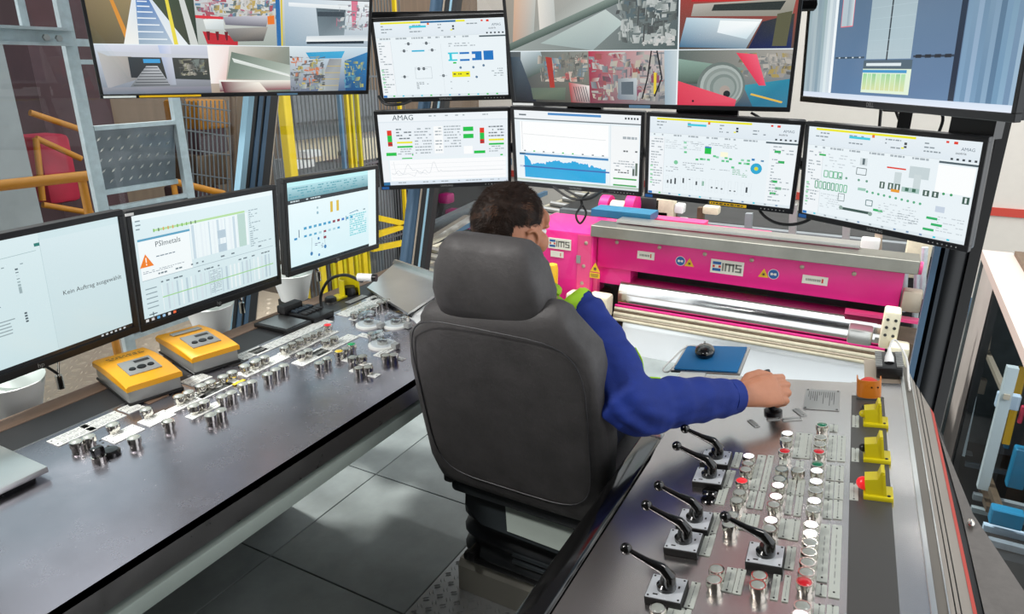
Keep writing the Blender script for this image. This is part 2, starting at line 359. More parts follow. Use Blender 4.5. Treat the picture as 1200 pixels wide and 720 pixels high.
build(MB().box((-1.845, .60, .34), (.03, 1.95, .66)), 'sun_block_panel', 'black_matt', ld, smooth=0)  # thin panel added under the desk to keep the sun off the floor
# ---- push buttons: chrome bezel with coloured lens
def button_mesh(r, h, lens, nm='push_button'):
    b = MB().lathe([(r*.86, 0), (r*.86, h*.35), (r, h*.42), (r, h*.86), (r*.95, h), (r*.80, h), (r*.78, h*.9)], n=16)
    l = MB().lathe([(r*.78, h*.86), (r*.78, h*.98), (r*.6, h*1.06), (r*.1, h*1.1)], n=14)
    return b, l
_bt = {}
def button(u, v, lens, r, h, parent, P=None):
    """button whose top shows at pixel (u, v); P = (p0, normal, frame) of the plate it sits on"""
    p0, n, F3 = P; p = atpl(u, v, p0+n*h, n)-n*h; M = F3.copy(); M.translation = p
    k = (r, lens)
    lab = {'lens_red': 'red', 'lens_red_lit': 'red', 'lens_green': 'green', 'lens_green_bright': 'green', 'lens_yellow': 'yellow', 'lens_white': 'lit white'}.get(lens)
    if k not in _bt:
        b, l = button_mesh(r, h, lens); o = build(b, 'push_button', 'chrome', parent, M); q = build(l, 'button_lens', lens, o, M); _bt[k] = (o, q)
    else: o = inst(_bt[k][0], parent, M); q = inst(_bt[k][1], o, M)
    if lab: o['label'] = 'chrome push button with %s lens' % lab
    return o
def plate(M, sx, sy, parent, mtl='label_white', name='label_plate', lines=2, seed=0, screws=True, th=.0022, frame_m=None):
    """small engraved label: plate, dashes of print, screws; local x = sx, y = sy"""
    o = build(MB().rbox((0, 0, th/2), (sx, sy, th), .0005, seg=1), name, mtl, parent, M, smooth=0)
    rn = random.Random(seed+int(1e5*M.translation.x)); mb = MB(); mb.colr = None
    long = sy >= sx; Ln = (sy if long else sx); Wd = (sx if long else sy)
    for k in range(lines):
        off = (k-(lines-1)/2)*Wd*.3; x = -Ln*.34
        while x < Ln*.3:
            l = rn.uniform(.06, .16)*min(Ln, .07)*1.6; l = min(l, Ln*.34-x); 
            if l > .002:
                c = (x+l/2, off); mb.box((off if long else c[0], c[0] if long else off, th+.0002), ((Wd*.08 if long else l), (l if long else Wd*.08), .0003))
            x += l+Ln*.04
    if mb.v: build(mb, 'engraving', 'engrave', o, M, smooth=0, kind='stuff')
    if screws:
        s = MB()
        for e in (-1, 1): s.lathe([(.0018, 0), (.0018, .0007)], Matrix.Translation((0 if long else e*Ln*.44, e*Ln*.44 if long else 0, th)), 6)
        build(s, 'screws', 'black', o, M, smooth=0, kind='stuff')
    return o
PL = (V((0, 0, .75)), V((0, 0, 1)), Matrix.Identity(4))
def c5(x, y): return (x/3, 360+y/3)
def c6(x, y): return (250+x/4.235, 310+y/4.235)
for x, y in [(267, 472), (310, 455), (395, 412), (470, 458), (513, 358), (590, 400), (628, 312), (660, 298), (680, 345), (715, 332), (705, 275), (738, 262),
             (780, 313), (812, 300), (740, 378), (775, 362), (783, 243), (815, 228), (853, 270), (883, 262), (857, 205), (895, 190)]:
    button(*c5(x, y), 'lens_grey', .0155, .024, ld, PL)
for x, y in [(155, 503), (210, 475), (252, 458), (268, 543), (308, 520), (347, 500), (352, 410), (390, 390), (425, 375), (460, 355), (493, 340), (527, 325),
             (433, 440), (468, 425), (558, 375), (597, 360), (655, 415), (525, 487), (562, 465), (690, 460), (738, 455), (720, 512), (767, 508),
             (700, 240), (740, 225), (770, 212), (800, 205), (830, 185), (858, 175), (787, 340), (825, 335), (855, 450), (893, 447), (950, 262)]:
    button(*c6(x, y), 'lens_grey', .0155, .024, ld, PL)
for x, y, l in [(567, 300, 'lens_red_lit'), (685, 395, 'lens_green_bright'), (623, 430, 'lens_yellow')]: button(*c6(x, y), l, .0155, .026, ld, PL)
# labels: pixel of centre, size across (X) and along (Y)
def dlab(p, sx, sy, n=2, split=True, **k):
    c = atz(*p, .75)
    if split and sx > .035:
        for e in (-1, 1): plate(Matrix.Translation((c.x+e*sx/4, c.y, .75)), sx/2-.0015, sy, ld, lines=n, **k)
    else: plate(Matrix.Translation((c.x, c.y, .75)), sx, sy, ld, lines=n, **k)
for p, sx, sy in [((255, 452), .052, .095), ((362, 403), .052, .095), ((435, 448), .052, .08), ((462, 357), .052, .045), ((552, 393), .052, .075),
                  ((690, 256), .055, .07), ((752, 292), .05, .11), ((655, 342), .03, .10), ((722, 364), .03, .10), ((808, 320), .02, .05)]:
    dlab(c5(*p), sx, sy)
for p, sx, sy in [((190, 442), .05, .10), ((250, 502), .05, .17), ((20, 612), .05, .12), ((395, 358), .05, .34), ((412, 420), .045, .12), ((492, 462), .05, .13),
                  ((540, 358), .045, .12), ((600, 402), .05, .19), ((715, 265), .03, .06), ((870, 160), .02, .03)]:
    dlab(c6(*p), sx, sy)
for p, sx, sy in [((712, 487), .10, .026), ((752, 540), .10, .026), ((785, 362), .10, .026), ((862, 430), .03, .10), ((890, 462), .09, .02)]: dlab(c6(*p), sx, sy, split=False)
dlab(c6(735, 212), .06, .22); dlab(c6(815, 160), .04, .10)
plate(Matrix.Translation(atz(*c5(840, 266), .752)), .012, .04, ld, 'lens_yellow', lines=0, screws=False)
# recessed dark slots beside the second yellow box
for x, y, l in [(600, 292, .07), (650, 262, .05), (845, 198, .06)]:
    c = atz(*c5(x, y), .75); build(MB().box((c.x-.02, c.y, .7505), (.045, l, .002)), 'slot_cover', 'dark_strip', ld, smooth=0)
c = atz(*c5(545, 322), .75); build(MB().box((c.x, c.y, .7508), (.035, .06, .002)), 'slot_cover', 'wood_edge', ld, smooth=0)
# black mushroom button with its loose cap, screw holes
c = atz(*c5(343, 512), .77)
mo = build(MB().lathe([(.016, 0), (.016, .012), (.013, .013)], Matrix.Translation((c.x, c.y, .75)), 16), 'selector_switch', 'chrome', ld)
build(MB().rbox((c.x, c.y, .773), (.020, .026, .022), .004), 'switch_knob', 'gloss_black', mo)
c = atz(*c5(388, 511), .755)
build(MB().lathe([(.021, 0), (.022, .008), (.017, .013), (.003, .015)], Matrix.Translation((c.x, c.y, .75)), 18), 'blanking_cap', 'gloss_black', ld)
sh = MB()
for x, y in [(272, 517), (295, 530), (362, 478), (380, 488), (335, 462), (352, 470)]:
    c = atz(*c5(x, y), .75); sh.lathe([(.003, 0), (.003, .0006)], Matrix.Translation((c.x, c.y, .75)), 8)
build(sh, 'screw_holes', 'label_black', ld, smooth=0, kind='stuff')
# clear protective domes over three switches
for k, (x, y) in enumerate([(772, 297), (905, 297), (840, 397)]):
    c = atz(*c6(x, y), .755); T = Matrix.Translation((c.x, c.y, .75))
    bs = build(MB().lathe([(.046, 0), (.046, .006), (.040, .008)], n=24), 'cover_ring', 'label_white', ld, T)
    build(MB().lathe([(.038, .006), (.038, .028), (.035, .040), (.028, .046), (.002, .048)], n=24, cap=False), 'clear_dome', 'clear_dome', bs, T)
    build(MB().lathe([(.017, 0), (.017, .022), (.014, .024)], n=16), 'covered_button', 'chrome', bs, T)
    build(MB().box((.052, 0, .01), (.02, .022, .016)), 'hinge', 'label_grey', bs, T)

# ---- loose things on the left console
sp = thing('steel_cover_plate', 'flat brushed steel cover plate lying on the desk at the left edge of the photo', 'plate', (-1.6, .45, .75))
build(MB().rbox((-1.615, .43, .768), (.21, .47, .014), .002), 'plate', 'steel_bright', sp)
build(MB().box((-1.615, .43, .7555), (.17, .43, .011)), 'spacer', 'black_matt', sp, smooth=0)
def yellow_box(c, rot, label):
    M = Matrix.Translation((c[0], c[1], .75)) @ Matrix.Rotation(rot, 4, 'Z')
    t = thing('remote_control_box', label, 'control box', M, 'yellow boxes on the left desk')
    lx, ly = .255, .145
    build(MB().rbox((0, 0, .022), (lx*.95, ly*.95, .044), .006), 'lower_housing', 'label_grey', t, M)
    build(MB().rbox((0, 0, .004), (lx*.99, ly*.99, .008), .003), 'base', 'black', t, M)
    # lid with sloping, slightly arched top
    lid = MB(); n = 8; vs = []
    for i in range(n+1):
        x = -lx/2+lx*i/n; zt = .058+.010*sin(pi*i/n)
        vs += [(x, -ly/2, .042), (x, -ly/2, zt-.004), (x, -ly/2+.006, zt), (x, ly/2-.006, zt), (x, ly/2, zt-.004), (x, ly/2, .042)]
    fs = [(i*6+k, (i+1)*6+k, (i+1)*6+(k+1) % 6, i*6+(k+1) % 6) for i in range(n) for k in range(6)]+[tuple(range(6)), tuple(range(n*6, n*6+6))[::-1]]
    lid.add(vs, fs); build(lid, 'lid', 'amber', t, M)
    F = Matrix.Translation((.03, 0, .0685)) @ Matrix.Rotation(radians(4), 4, 'Y')
    p = build(MB().rbox((0, 0, 0), (.092, .085, .004), .001), 'display_panel', 'label_grey', t, M @ F)
    k = MB()
    for yy, r in ((-.024, .009), (0, .012), (.024, .009)): k.lathe([(r, .002), (r*.9, .005)], Matrix.Translation((.015, yy, 0)), 14)
    build(k, 'keys', 'black', p, M @ F, kind='stuff')
    build(MB().rect(Matrix.Translation((-.026, .015, .0023)), -.008, -.02, .008, .02), 'key_label', 'label_black', p, M @ F, smooth=0)
    G = Matrix.Translation((-.072, 0, .0665)) @ Matrix.Rotation(radians(-4), 4, 'Y') @ Matrix.Rotation(radians(90), 4, 'Z')
    return t, M, G
t, M, G = yellow_box((-1.763, 1.052), radians(-14), 'nearer yellow control box with a black printed line, below the left and middle desk monitors')
d = MB()
for yy, a, b in ((.008, -.05, .045), (-.004, -.045, .05)):
    x = a
    while x < b: l = random.uniform(.006, .018); d.rect(G, x, yy-.0028, x+l, yy+.0028, .001); x += l+.004
build(d, 'printed_text', 'label_black', t, M, smooth=0, kind='stuff')
t, M, G = yellow_box((-1.778, 1.262), radians(-14), 'farther yellow control box with a grey name strip, next to the labelled buttons')
build(MB().rbox((0, 0, .001), (.09, .028, .003), .0008), 'name_strip', 'label_grey', t, M @ G)
tb = thing('steel_tablet', 'square steel pad in a black frame on the dark desk strip before the intercom', 'pad', (-1.757, 1.587, .75))
build(MB().rbox((-1.757, 1.587, .757), (.158, .115, .014), .002), 'frame', 'black', tb); build(MB().box((-1.757, 1.587, .7645), (.13, .095, .003)), 'pad_surface', 'steel_plain', tb, smooth=0)
ic = thing('intercom', 'black desk intercom with keys and a gooseneck microphone ending in a white tip', 'intercom', (-1.755, 1.71, .75))
build(MB().rbox((-1.755, 1.70, .761), (.17, .10, .022), .004), 'housing', 'black', ic)
hd = build(MB().rbox((-1.815, 1.68, .782), (.04, .09, .03), .006), 'handset_rest', 'black_matt', ic)
for i in range(5):
    for j in range(2): build(MB().rbox((-1.775+j*.045, 1.665+i*.018, .775), (.028, .012, .008), .002), 'key', 'teal_panel' if j == 0 else 'dark_strip', ic)
mt = atd(432, 325.5, 2.25)
g0 = V((-1.735, 1.757, .765)); gp = [g0, g0+V((.0, .0, .05)), g0.lerp(mt, .3)+V((-.02, 0, .07)), g0.lerp(mt, .6)+V((-.01, 0, .055)), mt+(g0-mt).normalized()*.05+V((0, 0, .004)), mt+V((-.03, -.01, 0))]
gn = build(MB().tube(gp, .0055), 'gooseneck', 'cable', ic)
build(MB().cyl(mt+V((-.035, -.012, 0)), mt+V((.012, .004, 0)), .013, n=14), 'microphone', 'white', ic)
build(MB().cyl(mt+V((.012, .004, 0)), mt+V((.026, .009, 0)), .0125, n=14), 'microphone_grille', 'black', ic)
# yellow guard collar, flap, label and black knob on the strip behind the intercom
yg = thing('stop_button_guard', 'yellow half-round guard around a black switch behind the gooseneck microphone', 'switch guard', (-1.79, 1.965, .75))
c = V((-1.785, 1.965, .75)); vs = []; fs = []; n = 18
for i in range(n+1):
    a = radians(-40)+radians(260)*i/n
    for r, z in ((.040, 0), (.040, .068), (.036, .068), (.036, 0)): vs.append(c+V((r*cos(a+pi*.35), r*sin(a+pi*.35), z)))
fs = [(i*4+k, (i+1)*4+k, (i+1)*4+(k+1) % 4, i*4+(k+1) % 4) for i in range(n) for k in range(4)]+[(0, 1, 2, 3), (n*4+3, n*4+2, n*4+1, n*4)]
build(MB().add(vs, fs), 'collar', 'lemon', yg); build(MB().rbox((-1.795, 1.90, .754), (.05, .07, .008), .002), 'flap', 'lemon', yg)
build(MB().lathe([(.028, 0), (.028, .02), (.022, .03), (.022, .034)], Matrix.Translation(c), 20), 'switch', 'black', yg)
ks = thing('rotary_knob', 'small round black knob on the dark strip between intercom and yellow guard', 'knob', (-1.79, 1.862, .75))
build(MB().lathe([(.024, 0), (.022, .016), (.017, .02)], Matrix.Translation((-1.79, 1.862, .75)), 16), 'knob_body', 'black', ks)
build(MB().lathe([(.026, 0), (.026, .003)], Matrix.Translation((-1.79, 1.862, .75)), 16), 'ring', 'chrome', ks)
plate(Matrix.Translation((-1.722, 1.93, .75)), .028, .10, ld, 'label_grey', lines=2)
# tilted steel plate at the far end of the desk
tl = thing('tilted_steel_plate', 'large folded stainless plate tilted up at the far end of the left desk', 'plate', (-1.68, 2.15, .75))
fz = .772
pp_ = [atz(478, 367, fz), atz(430, 337, fz), atz(462, 309, fz), atz(509, 325, fz), atz(509, 346, fz)]
build(MB().prism([(p.x, p.y) for p in pp_], fz-.010, fz), 'sheet', 'steel_bright', tl, smooth=0)
build(MB().prism([(p.x*.97+pp_[0].x*.03+.01, p.y*.97+pp_[2].y*.03-.01) for p in pp_[:4]], .7505, fz-.010), 'spacer', 'black_matt', tl, smooth=0)
e0, e1 = pp_[2], pp_[3]; build(MB().beam(e0+V((0, .006, .004)), e1+V((0, .006, .004)), .012, .026), 'rear_lip', 'steel_bright', tl, smooth=0)
dq = [atz(480, 372, .752), atz(506, 352, .752), atz(512, 366, .752), atz(494, 384, .752)]
tag(build(MB().prism([(p.x, p.y) for p in dq], .7502, .753), 'document_sheet', 'white', None, smooth=0), 'white card lying beside the steel plate at the seat headrest', 'card')

# ================================================================== RIGHT CONSOLE
PA, PT = radians(2.8), radians(8)
D1 = V((-sin(PA), cos(PA), 0)); D2 = V((cos(PA)*cos(PT), sin(PA)*cos(PT), sin(PT))); NP = D2.cross(D1).normalized()
P0 = atz(700, 636, .74)
def S(s, t, h=0): return P0+D2*s+D1*t+NP*h
def FP(s, t, h=0, rot=0):
    p = S(s, t, h); m = Matrix.Identity(4)
    for i in range(3): m[i][0], m[i][1], m[i][2], m[i][3] = D2[i], D1[i], NP[i], p[i]
    return m @ Matrix.Rotation(rot, 4, 'Z')
FP0 = FP(0, 0)
def st(u, v, h=0): q = atpl(u, v, P0+NP*h, NP)-P0; return q.dot(D2), q.dot(D1)
RP = (P0, NP, FP0)
rd = thing('control_console', 'sloping steel operator console on the right with levers, lit buttons and engraved labels', 'control console', (-.1, 1.2, 0))
def rplate(poly, h0, h1, name, m, sm=0): return build(MB().prism(poly, h0, h1), name, m, rd, FP0, smooth=sm)
T0, T1 = -.55, .845
rplate([(0-.028, T0), (.43, T0), (.43, T1), (0, T1), (0.017, .33)], -.012, 0, 'panel_plate', 'console_steel')
rplate([(.43, T0), (.503, T0), (.503, .76), (.43, .76)], -.010, .001, 'grey_strip', 'grey_strip')
rplate([(.503, T0), (.546, T0), (.546, .855), (.43, .85), (.43, .76), (.503, .76)], -.012, 0, 'edge_plate', 'console_steel')
# outer ledge: profiles parallel to the panel, cut by the slanting outer edge
def cutT(s): # far limit of a profile at s
    return 1.03-(s-.552)*6.6 if s < .61 else .648-(s-.61)*11.0
def band(s0, s1, h0, h1, nm, m):
    return rplate([(s0, T0), (s1, T0), (s1, max(cutT(s1), T0+.05)), (s0, cutT(s0))], h0, h1, nm, m)
band(.545, .553, -.01, .005, 'edge_profile', 'steel_bright'); band(.553, .568, -.012, .001, 'edge_ledge', 'ledge_dark'); band(.568, .570, -.012, .003, 'edge_profile', 'steel_bright')
band(.570, .577, -.012, .001, 'edge_ledge', 'ledge'); band(.577, .579, -.012, -.002, 'joint', 'black'); band(.579, .584, -.012, .001, 'edge_ledge', 'ledge'); band(.584, .586, -.012, -.002, 'joint', 'black')
band(.586, .600, -.012, .001, 'edge_ledge', 'ledge'); band(.600, .605, -.012, .002, 'red_trim', 'trim_red'); band(.605, .616, -.03, -.008, 'joint', 'black')
# flank: a speckled grey metal sheet falling away to the right
a0, a1, b0, b1 = S(.625, .52, -.004), S(.625, T0, -.004), S(.70, .02, -.03), S(.80, T0, -.05)
oo = [S(.606, .62, -.002), S(.634, .27, -.004), S(.676, .066, -.004), S(.78, T0, -.01)]
ii = [S(.606, .62, -.002), S(.616, .27, -.004), S(.616, .066, -.004), S(.616, T0, -.004)]
fk = MB(); fk.add(ii+oo+[p-V((-.02, 0, .8)) for p in oo], [(0, 1, 5, 4), (1, 2, 6, 5), (2, 3, 7, 6), (4, 5, 9, 8), (5, 6, 10, 9), (6, 7, 11, 10)])
fo = build(fk, 'side_panel', 'flank', rd, smooth=0)
c = S(*st(1138, 614), .002); build(MB().ball((0, 0, 0), .008, 10, (.7, 1.6, .5), Matrix.Translation(c)), 'latch', 'chrome', fo)
# body under the plates
bd = MB(); poly = [(-.03, T0), (.62, T0), (.60, .60), (.55, .83), (.0, .83), (.017, .33)]
n = len(poly); top = [S(a, b, -.013) for a, b in poly]; bot = [V((p.x, p.y, .02)) for p in top]
bd.add(bot+top, [list(range(n))[::-1], list(range(n, 2*n))]+[(i, (i+1) % n, n+(i+1) % n, n+i) for i in range(n)]); build(bd, 'console_body', 'black_matt', rd, smooth=0)
# black padded arm rail along the operator's side
rl = MB().rbox((-.402, (.35+1.47)/2, .722), (.052, 1.12, .05), .010, seg=3); build(rl, 'arm_rail', 'gloss_black', rd)
build(MB().rbox((-.402, 1.485, .722), (.050, .035, .048), .006), 'rail_end_cap', 'steel_plain', rd)
build(MB().box((-.415, .9, .35), (.02, 1.1, .66)), 'front_skirt', 'black_matt', rd, smooth=0)
# lower joystick bracket beyond the elbow and tray that carries the mouse pad
build(MB().prism([(-.03, .62), (.045, .62), (.045, .87), (-.03, .87)], -.004, .002), 'tray_arm', 'steel_bright', rd, FP0, smooth=0)
build(MB().prism([(-.028, .74), (.043, .74), (.043, .775), (-.028, .765)], .002, .0026), 'yellow_sticker', 'yellow', rd, FP0, smooth=0)
build(MB().prism([(-.06, .86), (.14, .86), (.14, 1.08), (-.06, 1.08)], -.004, .003), 'mouse_tray', 'steel_plain', rd, FP0, smooth=0)
pad = tag(build(MB().rbox((.040, .968, .0055), (.184, .205, .005), .002), 'mouse_pad', 'pad_blue', None, FP0), 'blue mouse pad on a tray beyond the far end of the right console', 'mouse pad')
ms = thing('computer_mouse', 'small black computer mouse with a cable lying on the blue mouse pad', 'mouse', FP(.02, .985, .008))
Mm = FP(.018, .985, .008, radians(10)); mm = MB().ball((0, 0, .012), 1, 18, (.031, .046, .022), Mm); build(mm, 'mouse_shell', 'gloss_black', ms)
build(MB().box((0, .026, .031), (.006, .014, .006), Mm), 'scroll_wheel', 'label_grey', ms)
build(MB().tube([Mm @ V((0, .045, .004)), S(-.05, 1.06, .008), S(-.085, .98, -.01), S(-.10, .92, -.02), S(-.075, .88, -.012), S(-.055, .90, .004)], .0028), 'mouse_cable', 'cable_white', ms)
# ---- levers on square plates
lev = None
def c7(x, y): return (720+x/3, 480+y/3)
for k, (u, v) in enumerate([(839, 536), (831, 558), (814, 609), (801, 634), (781, 690), (897, 650)]):
    s_, t_ = st(u, v, .014); M = FP(s_, t_)
    if lev is None:
        B = build(MB().rbox((0, 0, .007), (.061, .061, .014), .001, seg=1), 'control_lever', 'black', rd, M, smooth=0)
        parts = [build(MB().box((0, 0, .0146), (.058, .058, .0014)), 'lever_plate', 'lever_face', B, M, smooth=0),
                 build(MB().lathe([(.016, .015), (.016, .022), (.011, .026), (.009, .034)], n=18), 'lever_boot', 'gloss_black', B, M),
                 build(MB().loft([(.006, -.003, .022), (.008, -.003, .042), (-.004, -.002, .054), (-.030, 0, .062), (-.062, .004, .074)], [.0115, .0105, .0095, .006, .0045], 12), 'lever_arm', 'gloss_black', B, M),
                 build(MB().ball((-.066, .005, .075), .0105, 14), 'lever_ball', 'gloss_black', B, M)]
        sm = MB()
        for a in (-1, 1):
            for b in (-1, 1): sm.lathe([(.002, .0153), (.002, .016)], Matrix.Translation((a*.025, b*.025, 0)), 6)
        sm.box((.02, .006, .0155), (.003, .006, .0004)).box((-.014, -.02, .0155), (.008, .003, .0004)); parts.append(build(sm, 'plate_screws', 'black', B, M, smooth=0, kind='stuff')); lev = B
    else:
        B = inst(lev, rd, M)
        for q in parts: inst(q, B, M)
# ---- engraved labels: top-left and bottom-right corner in pixels
def rl2(x0, y0, x1, y1, f=c7, m='label_pale', n=1, **k):
    a, b = st(*f(x0, y0)), st(*f(x1, y1)); sx, sy = abs(b[0]-a[0]), abs(b[1]-a[1])
    return plate(FP((a[0]+b[0])/2, (a[1]+b[1])/2), sx, sy, rd, m, lines=n, **k)
def c2(x, y): return (860+x/6, 480+y/6)
def c3(x, y): return (860+x/6, 600+y/6)
for r in [(425, 153, 437, 207), (397, 215, 410, 277), (372, 275, 385, 338), (350, 365, 358, 440), (322, 437, 335, 520), (273, 608, 277, 705), (505, 162, 505, 287), (540, 163, 535, 290),
          (478, 287, 488, 350), (508, 290, 520, 355), (450, 367, 468, 428), (483, 370, 500, 432), (608, 302, 620, 372), (640, 305, 655, 378), (585, 385, 612, 458), (620, 388, 645, 465),
          (608, 483, 630, 568), (737, 318, 763, 388), (772, 320, 800, 390), (398, 557, 412, 648), (435, 562, 445, 655), (560, 582, 573, 675), (600, 585, 610, 682), (192, 697, 215, 760), (232, 700, 255, 765)]:
    rl2(*r, n=1)
for r in [(440, 168, 475, 348), (500, 172, 535, 352), (325, 345, 372, 395), (440, 365, 490, 415), (388, 490, 425, 605), (452, 492, 490, 610), (675, 110, 728, 163), (668, 185, 715, 368),
          (733, 188, 782, 372), (655, 395, 705, 505), (718, 400, 770, 512), (645, 510, 695, 635), (710, 515, 768, 640)]:
    rl2(*r, f=c2)
for r in [(612, 90, 655, 505), (578, 510, 650, 605), (692, 95, 742, 618), (565, 650, 635, 760), (655, 658, 735, 770)]: rl2(*r, f=c3)
for r in [(832, 45, 880, 132), (828, 275, 880, 375), (815, 522, 875, 648)]: rl2(*r, f=c2)
# instruction plate with lines of print, loose labels by the hand
a, b = st(944, 457), st(984, 482.5); sg = plate(FP((a[0]+b[0])/2, (a[1]+b[1])/2), .082, .122, rd, 'label_grey', 'instruction_plate', lines=0, screws=False)
d = MB(); rn = random.Random(3)
for k in range(13): x = -.032+k*.005; l = rn.uniform(.02, .085); d.box((x, .048-l/2, .0025), (.0012, l, .0003))
build(d, 'engraving', 'label_black', sg, FP((a[0]+b[0])/2, (a[1]+b[1])/2), smooth=0)
d = MB()
for a_ in (-1, 1):
    for b_ in (-1, 1): d.lathe([(.0026, .002), (.0026, .0032)], Matrix.Translation((a_*.036, b_*.056, 0)), 8)
build(d, 'screws', 'black', sg, FP((a[0]+b[0])/2, (a[1]+b[1])/2), smooth=0, kind='stuff')
for u, v, sx, sy, r in [(937, 484, .016, .042, 32), (928, 492, .046, .016, 22), (883, 497, .014, .040, 35), (906, 492, .030, .012, 20)]:
    s_, t_ = st(u, v); plate(FP(s_, t_, 0, radians(r)), sx, sy, rd, 'label_grey', lines=1)
# ---- buttons
GR, WH, RE, GN = 'lens_grey', 'lens_white', 'lens_red', 'lens_green'
for x, y, l in [(472, 163, WH), (470, 188, GR), (462, 210, GR), (448, 250, 'lens_red_lit'), (440, 290, GR), (430, 318, GR), (412, 370, GR), (404, 402, GR),
                (608, 83, WH), (603, 105, GR), (599, 145, RE), (588, 208, GR), (645, 212, GR), (580, 243, GR), (575, 266, WH), (568, 305, WH), (560, 333, GR), (551, 388, WH), (546, 417, GR),
                (730, 53, GN), (725, 97, GR), (722, 121, GR), (719, 147, RE), (714, 191, GN), (712, 215, WH), (709, 252, WH), (707, 282, GR), (703, 320, WH), (699, 350, GR),
                (692, 404, WH), (689, 435, WH), (687, 466, GR), (683, 500, GR), (679, 536, GR), (675, 571, GR), (669, 606, RE),
                (359, 560, GR), (350, 597, GR), (510, 582, GR), (504, 616, GR), (152, 697, GR), (662, 690, GR), (655, 722, WH)]:
    button(*c7(x, y), l, .0138, .021, rd, RP)
for x, y in [(335, 286), (330, 314)]:
    s_, t_ = st(*c7(x, y), .004); build(MB().lathe([(.0155, 0), (.0155, .003), (.013, .005)], n=18), 'blanking_cap', 'gloss_black', rd, FP(s_, t_))
s_, t_ = st(835, 515); 
# ---- yellow flap guards, stop button with orange shroud, black key switch
def guard(u, v, k):
    s_, t_ = st(u, v); M = FP(s_, t_)
    g = build(MB().rbox((0, 0, .005), (.052, .046, .010), .002), 'lever_guard', 'lemon', rd, M)
    w_ = MB(); pr = [(-.022, .010), (.010, .010), (.010, .060), (.004, .060), (-.001, .044), (-.024, .040)]
    Mx = M @ Matrix.Rotation(radians(90), 4, 'X')
    w_.prism(pr, -.016, .016, Mx); build(w_, 'flap', 'lemon', g)
    build(MB().prism([(.008, .01), (.014, .01), (.011, .056), (.007, .056)], -.004, .018, Mx), 'flap_rib', 'lemon', g)
    build(MB().lathe([(.003, .010), (.003, .0115)], M @ Matrix.Translation((.018, -.016, 0)), 8), 'screw', 'black', g)
    if k != 1: pass
    build(MB().ball((-.026, .004, .022), .013 if k == 2 else .009, 14, (1, 1, 1), M), 'guarded_button', 'lens_red_lit' if k == 2 else 'lemon' if k == 0 else 'black', g)
for k, (u, v) in enumerate([(1026, 497), (1027.5, 538), (1029, 581)]): guard(u, v, k)
s_, t_ = st(1018, 464); M = FP(s_, t_)
es = build(MB().rbox((0, 0, .003), (.056, .060, .006), .001), 'stop_button', 'grey_strip', rd, M)
vs = []; n = 20
for i in range(n+1):
    a = radians(-200)+radians(220)*i/n
    rx, ry = .028, .030
    for r, z in ((1, .004), (1, .052-.010*(i in (0, n))), (.9, .052-.010*(i in (0, n))), (.9, .004)): vs.append((rx*r*math.copysign(abs(cos(a))**.6, cos(a)), ry*r*math.copysign(abs(sin(a))**.6, sin(a)), z))
fs = [(i*4+k, (i+1)*4+k, (i+1)*4+(k+1) % 4, i*4+(k+1) % 4) for i in range(n) for k in range(4)]+[(0, 1, 2, 3), (n*4+3, n*4+2, n*4+1, n*4)]
sr = build(MB().add(vs, fs), 'shroud', 'orange', es, M); 
build(MB().lathe([(.012, .005), (.012, .030), (.020, .034), (.020, .041), (.012, .047), (.002, .048)], n=20), 'stop_mushroom', 'sign_red', es, M)
build(MB().lathe([(.002, -.001), (.002, .002)], M @ Matrix.Translation((.006, -.030, .036)) @ Matrix.Rotation(radians(90), 4, 'X'), 8).lathe([(.002, -.001), (.002, .002)], M @ Matrix.Translation((.020, -.027, .036)) @ Matrix.Rotation(radians(90), 4, 'X'), 8), 'shroud_screws', 'black', es, kind='stuff')
s_, t_ = st(1017, 477, .01); ky = build(MB().lathe([(.014, 0), (.014, .012), (.011, .014)], n=16), 'key_switch', 'black', rd, FP(s_, t_)); build(MB().lathe([(.0145, .006), (.0145, .009)], n=16), 'chrome_ring', 'chrome', ky, FP(s_, t_))
# black ribbed terminal block with a white plug, beyond the stop button
tbk = thing('terminal_block', 'black ribbed terminal block with a white plug at the far right corner of the console', 'terminal block', FP(.52, .96))
build(MB().rbox((.52, .955, .012), (.062, .13, .030), .003), 'block', 'black', tbk, FP0)
rb = MB()
for k in range(9): rb.box((.495, .905+k*.0125, .029), (.016, .006, .006)).box((.545, .905+k*.0125, .029), (.016, .006, .006))
build(rb, 'ribs', 'label_grey', tbk, FP0, smooth=0)
pg = build(MB().lathe([(.012, 0), (.011, .014), (.005, .030), (.004, .040)], FP(.520, .935, .028) @ Matrix.Rotation(radians(-30), 4, 'X'), 14), 'plug', 'white', tbk)
build(MB().box((.520, .965, .029), (.018, .035, .004)), 'blue_label', 'sign_blue', tbk, FP0, smooth=0)
build(MB().tube([S(.520, .955, .062), S(.535, .985, .075), S(.56, .94, .04), S(.562, .86, .012), S(.562, .80, .007)], .003), 'plug_cable', 'cable_white', tbk)
rplate([(.46, .845), (.56, .86), (.556, 1.03), (.46, 1.03)], -.014, -.004, 'corner_bracket', 'pearl')
